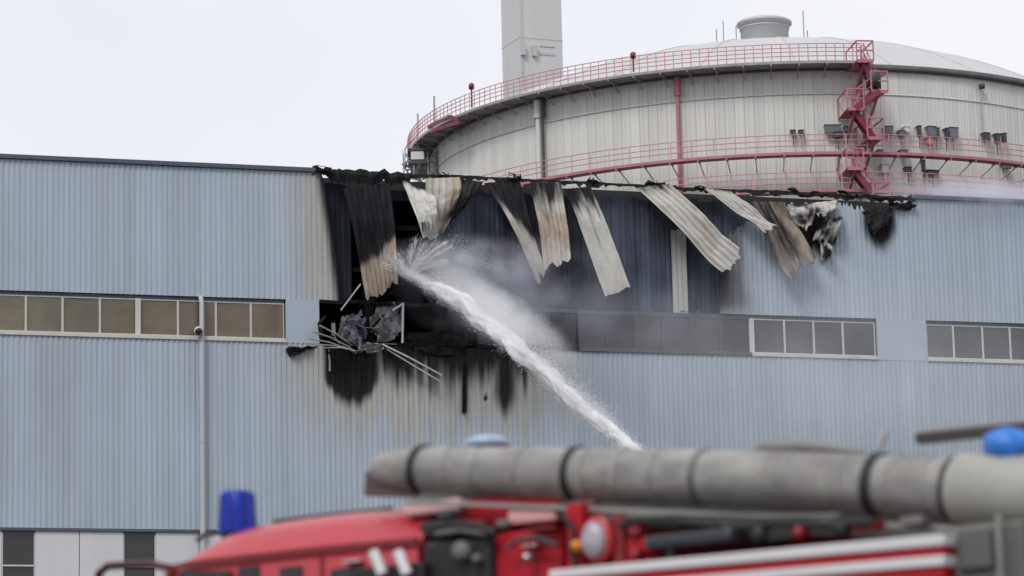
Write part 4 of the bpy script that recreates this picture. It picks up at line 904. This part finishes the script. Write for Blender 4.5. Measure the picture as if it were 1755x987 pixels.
# ------------------------------------------------------------------ smoke and mist
def cloud(name, label, px, py, y, rx, ry, rz, dens, col, seed, scale=.7, cat='smoke', low=.35, high=.7, place=None, axis=None):
    c = FAC.loc(px, py, y)
    b = MB(); b.lathe([(math.sin(a), -math.cos(a)) for a in np.linspace(0, math.pi, 13)], 20)
    m = bpy.data.materials.new(name+'_volume'); m.use_nodes = True; nt = m.node_tree; nt.nodes.clear(); L = nt.links.new
    o_ = N(nt, 'ShaderNodeOutputMaterial'); v = N(nt, 'ShaderNodeVolumePrincipled'); v.inputs['Color'].default_value = (*col, 1); v.inputs['Anisotropy'].default_value = .1
    tc = N(nt, 'ShaderNodeTexCoord'); ln = N(nt, 'ShaderNodeVectorMath', operation='LENGTH'); L(tc.outputs['Object'], ln.inputs[0])
    fo = N(nt, 'ShaderNodeMapRange', interpolation_type='SMOOTHSTEP'); fo.inputs[1].default_value = 1.0; fo.inputs[2].default_value = .15; L(ln.outputs['Value'], fo.inputs[0])
    mp = N(nt, 'ShaderNodeMapping'); mp.inputs['Scale'].default_value = (rx*scale, ry*scale, rz*scale); mp.inputs['Location'].default_value = (seed*3.1, seed, 0); L(tc.outputs['Object'], mp.inputs[0])
    n = N(nt, 'ShaderNodeTexNoise'); n.inputs['Scale'].default_value = 1; n.inputs['Detail'].default_value = 3; L(mp.outputs[0], n.inputs['Vector'])
    r = N(nt, 'ShaderNodeMapRange'); r.inputs[1].default_value = low; r.inputs[2].default_value = high; L(n.outputs['Fac'], r.inputs[0])
    a = N(nt, 'ShaderNodeMath', operation='MULTIPLY'); L(fo.outputs[0], a.inputs[0]); L(r.outputs[0], a.inputs[1]); a2 = N(nt, 'ShaderNodeMath', operation='MULTIPLY'); L(a.outputs[0], a2.inputs[0]); a2.inputs[1].default_value = dens
    L(a2.outputs[0], v.inputs['Density']); L(v.outputs[0], o_.inputs['Volume'])
    ob = b.build(name, m); ob.location = FAC.world(*c); ob.rotation_euler = (0, 0, FAC.a); ob.scale = (rx, ry, rz)
    if axis is not None: ob.rotation_euler = Vector(axis).to_track_quat('X', 'Z').to_euler(); ob.location = place
    return tag(ob, label, cat, kind='stuff')
cloud('steam_cloud', 'grey steam billowing above the jet in front of the blackened wall', 880, 500, -1.9, 4.6, 1.5, 2.2, .8, (.70, .71, .80), 1)
cloud('smoke_veil', 'thin grey smoke drifting over the sooty windows', 1090, 540, -1.9, 4.6, 1.3, 1.4, .26, (.66, .68, .78), 4)
cloud('smoke_wisp', 'pale smoke rising at the lower end of the drooping brown grey sheet', 1375, 475, -1.3, 1.6, .8, 1.1, .7, (.75, .78, .84), 6)
cloud('smoke_bank', 'pale smoke lying on the roof edge below the tank walkways', 1690, 345, .6, 5.4, 2.2, .85, 1.0, (.82, .85, .92), 8, low=.25, high=.6)
jm = (jet(np.array([.72]))[0]); ja = jet(np.array([.98]))[0]-jet(np.array([.5]))[0]
cloud('jet_mist', 'white mist hanging along the upper side of the water jet', 0, 0, 0, 11.5, .80, .75, .95, (.965, .97, .985), 12, scale=.9, cat='mist', low=.3, high=.65, place=Vector(jm)+Vector((.35, .3, .42)), axis=ja)
cloud('strike_mist', 'soft white mist over the place where the jet strikes', 790, 452, -1.6, 3.3, .9, 1.15, 1.35, (.94, .95, .985), 15, scale=1.2, cat='mist', low=.35, high=.65)
cloud('drifting_mist', 'broad thin mist of water drifting along the lower right of the wall', 1440, 640, -3.2, 12.0, 2.4, 4.4, .17, (.94, .95, .97), 18, scale=.35, cat='mist', low=.2, high=.7)
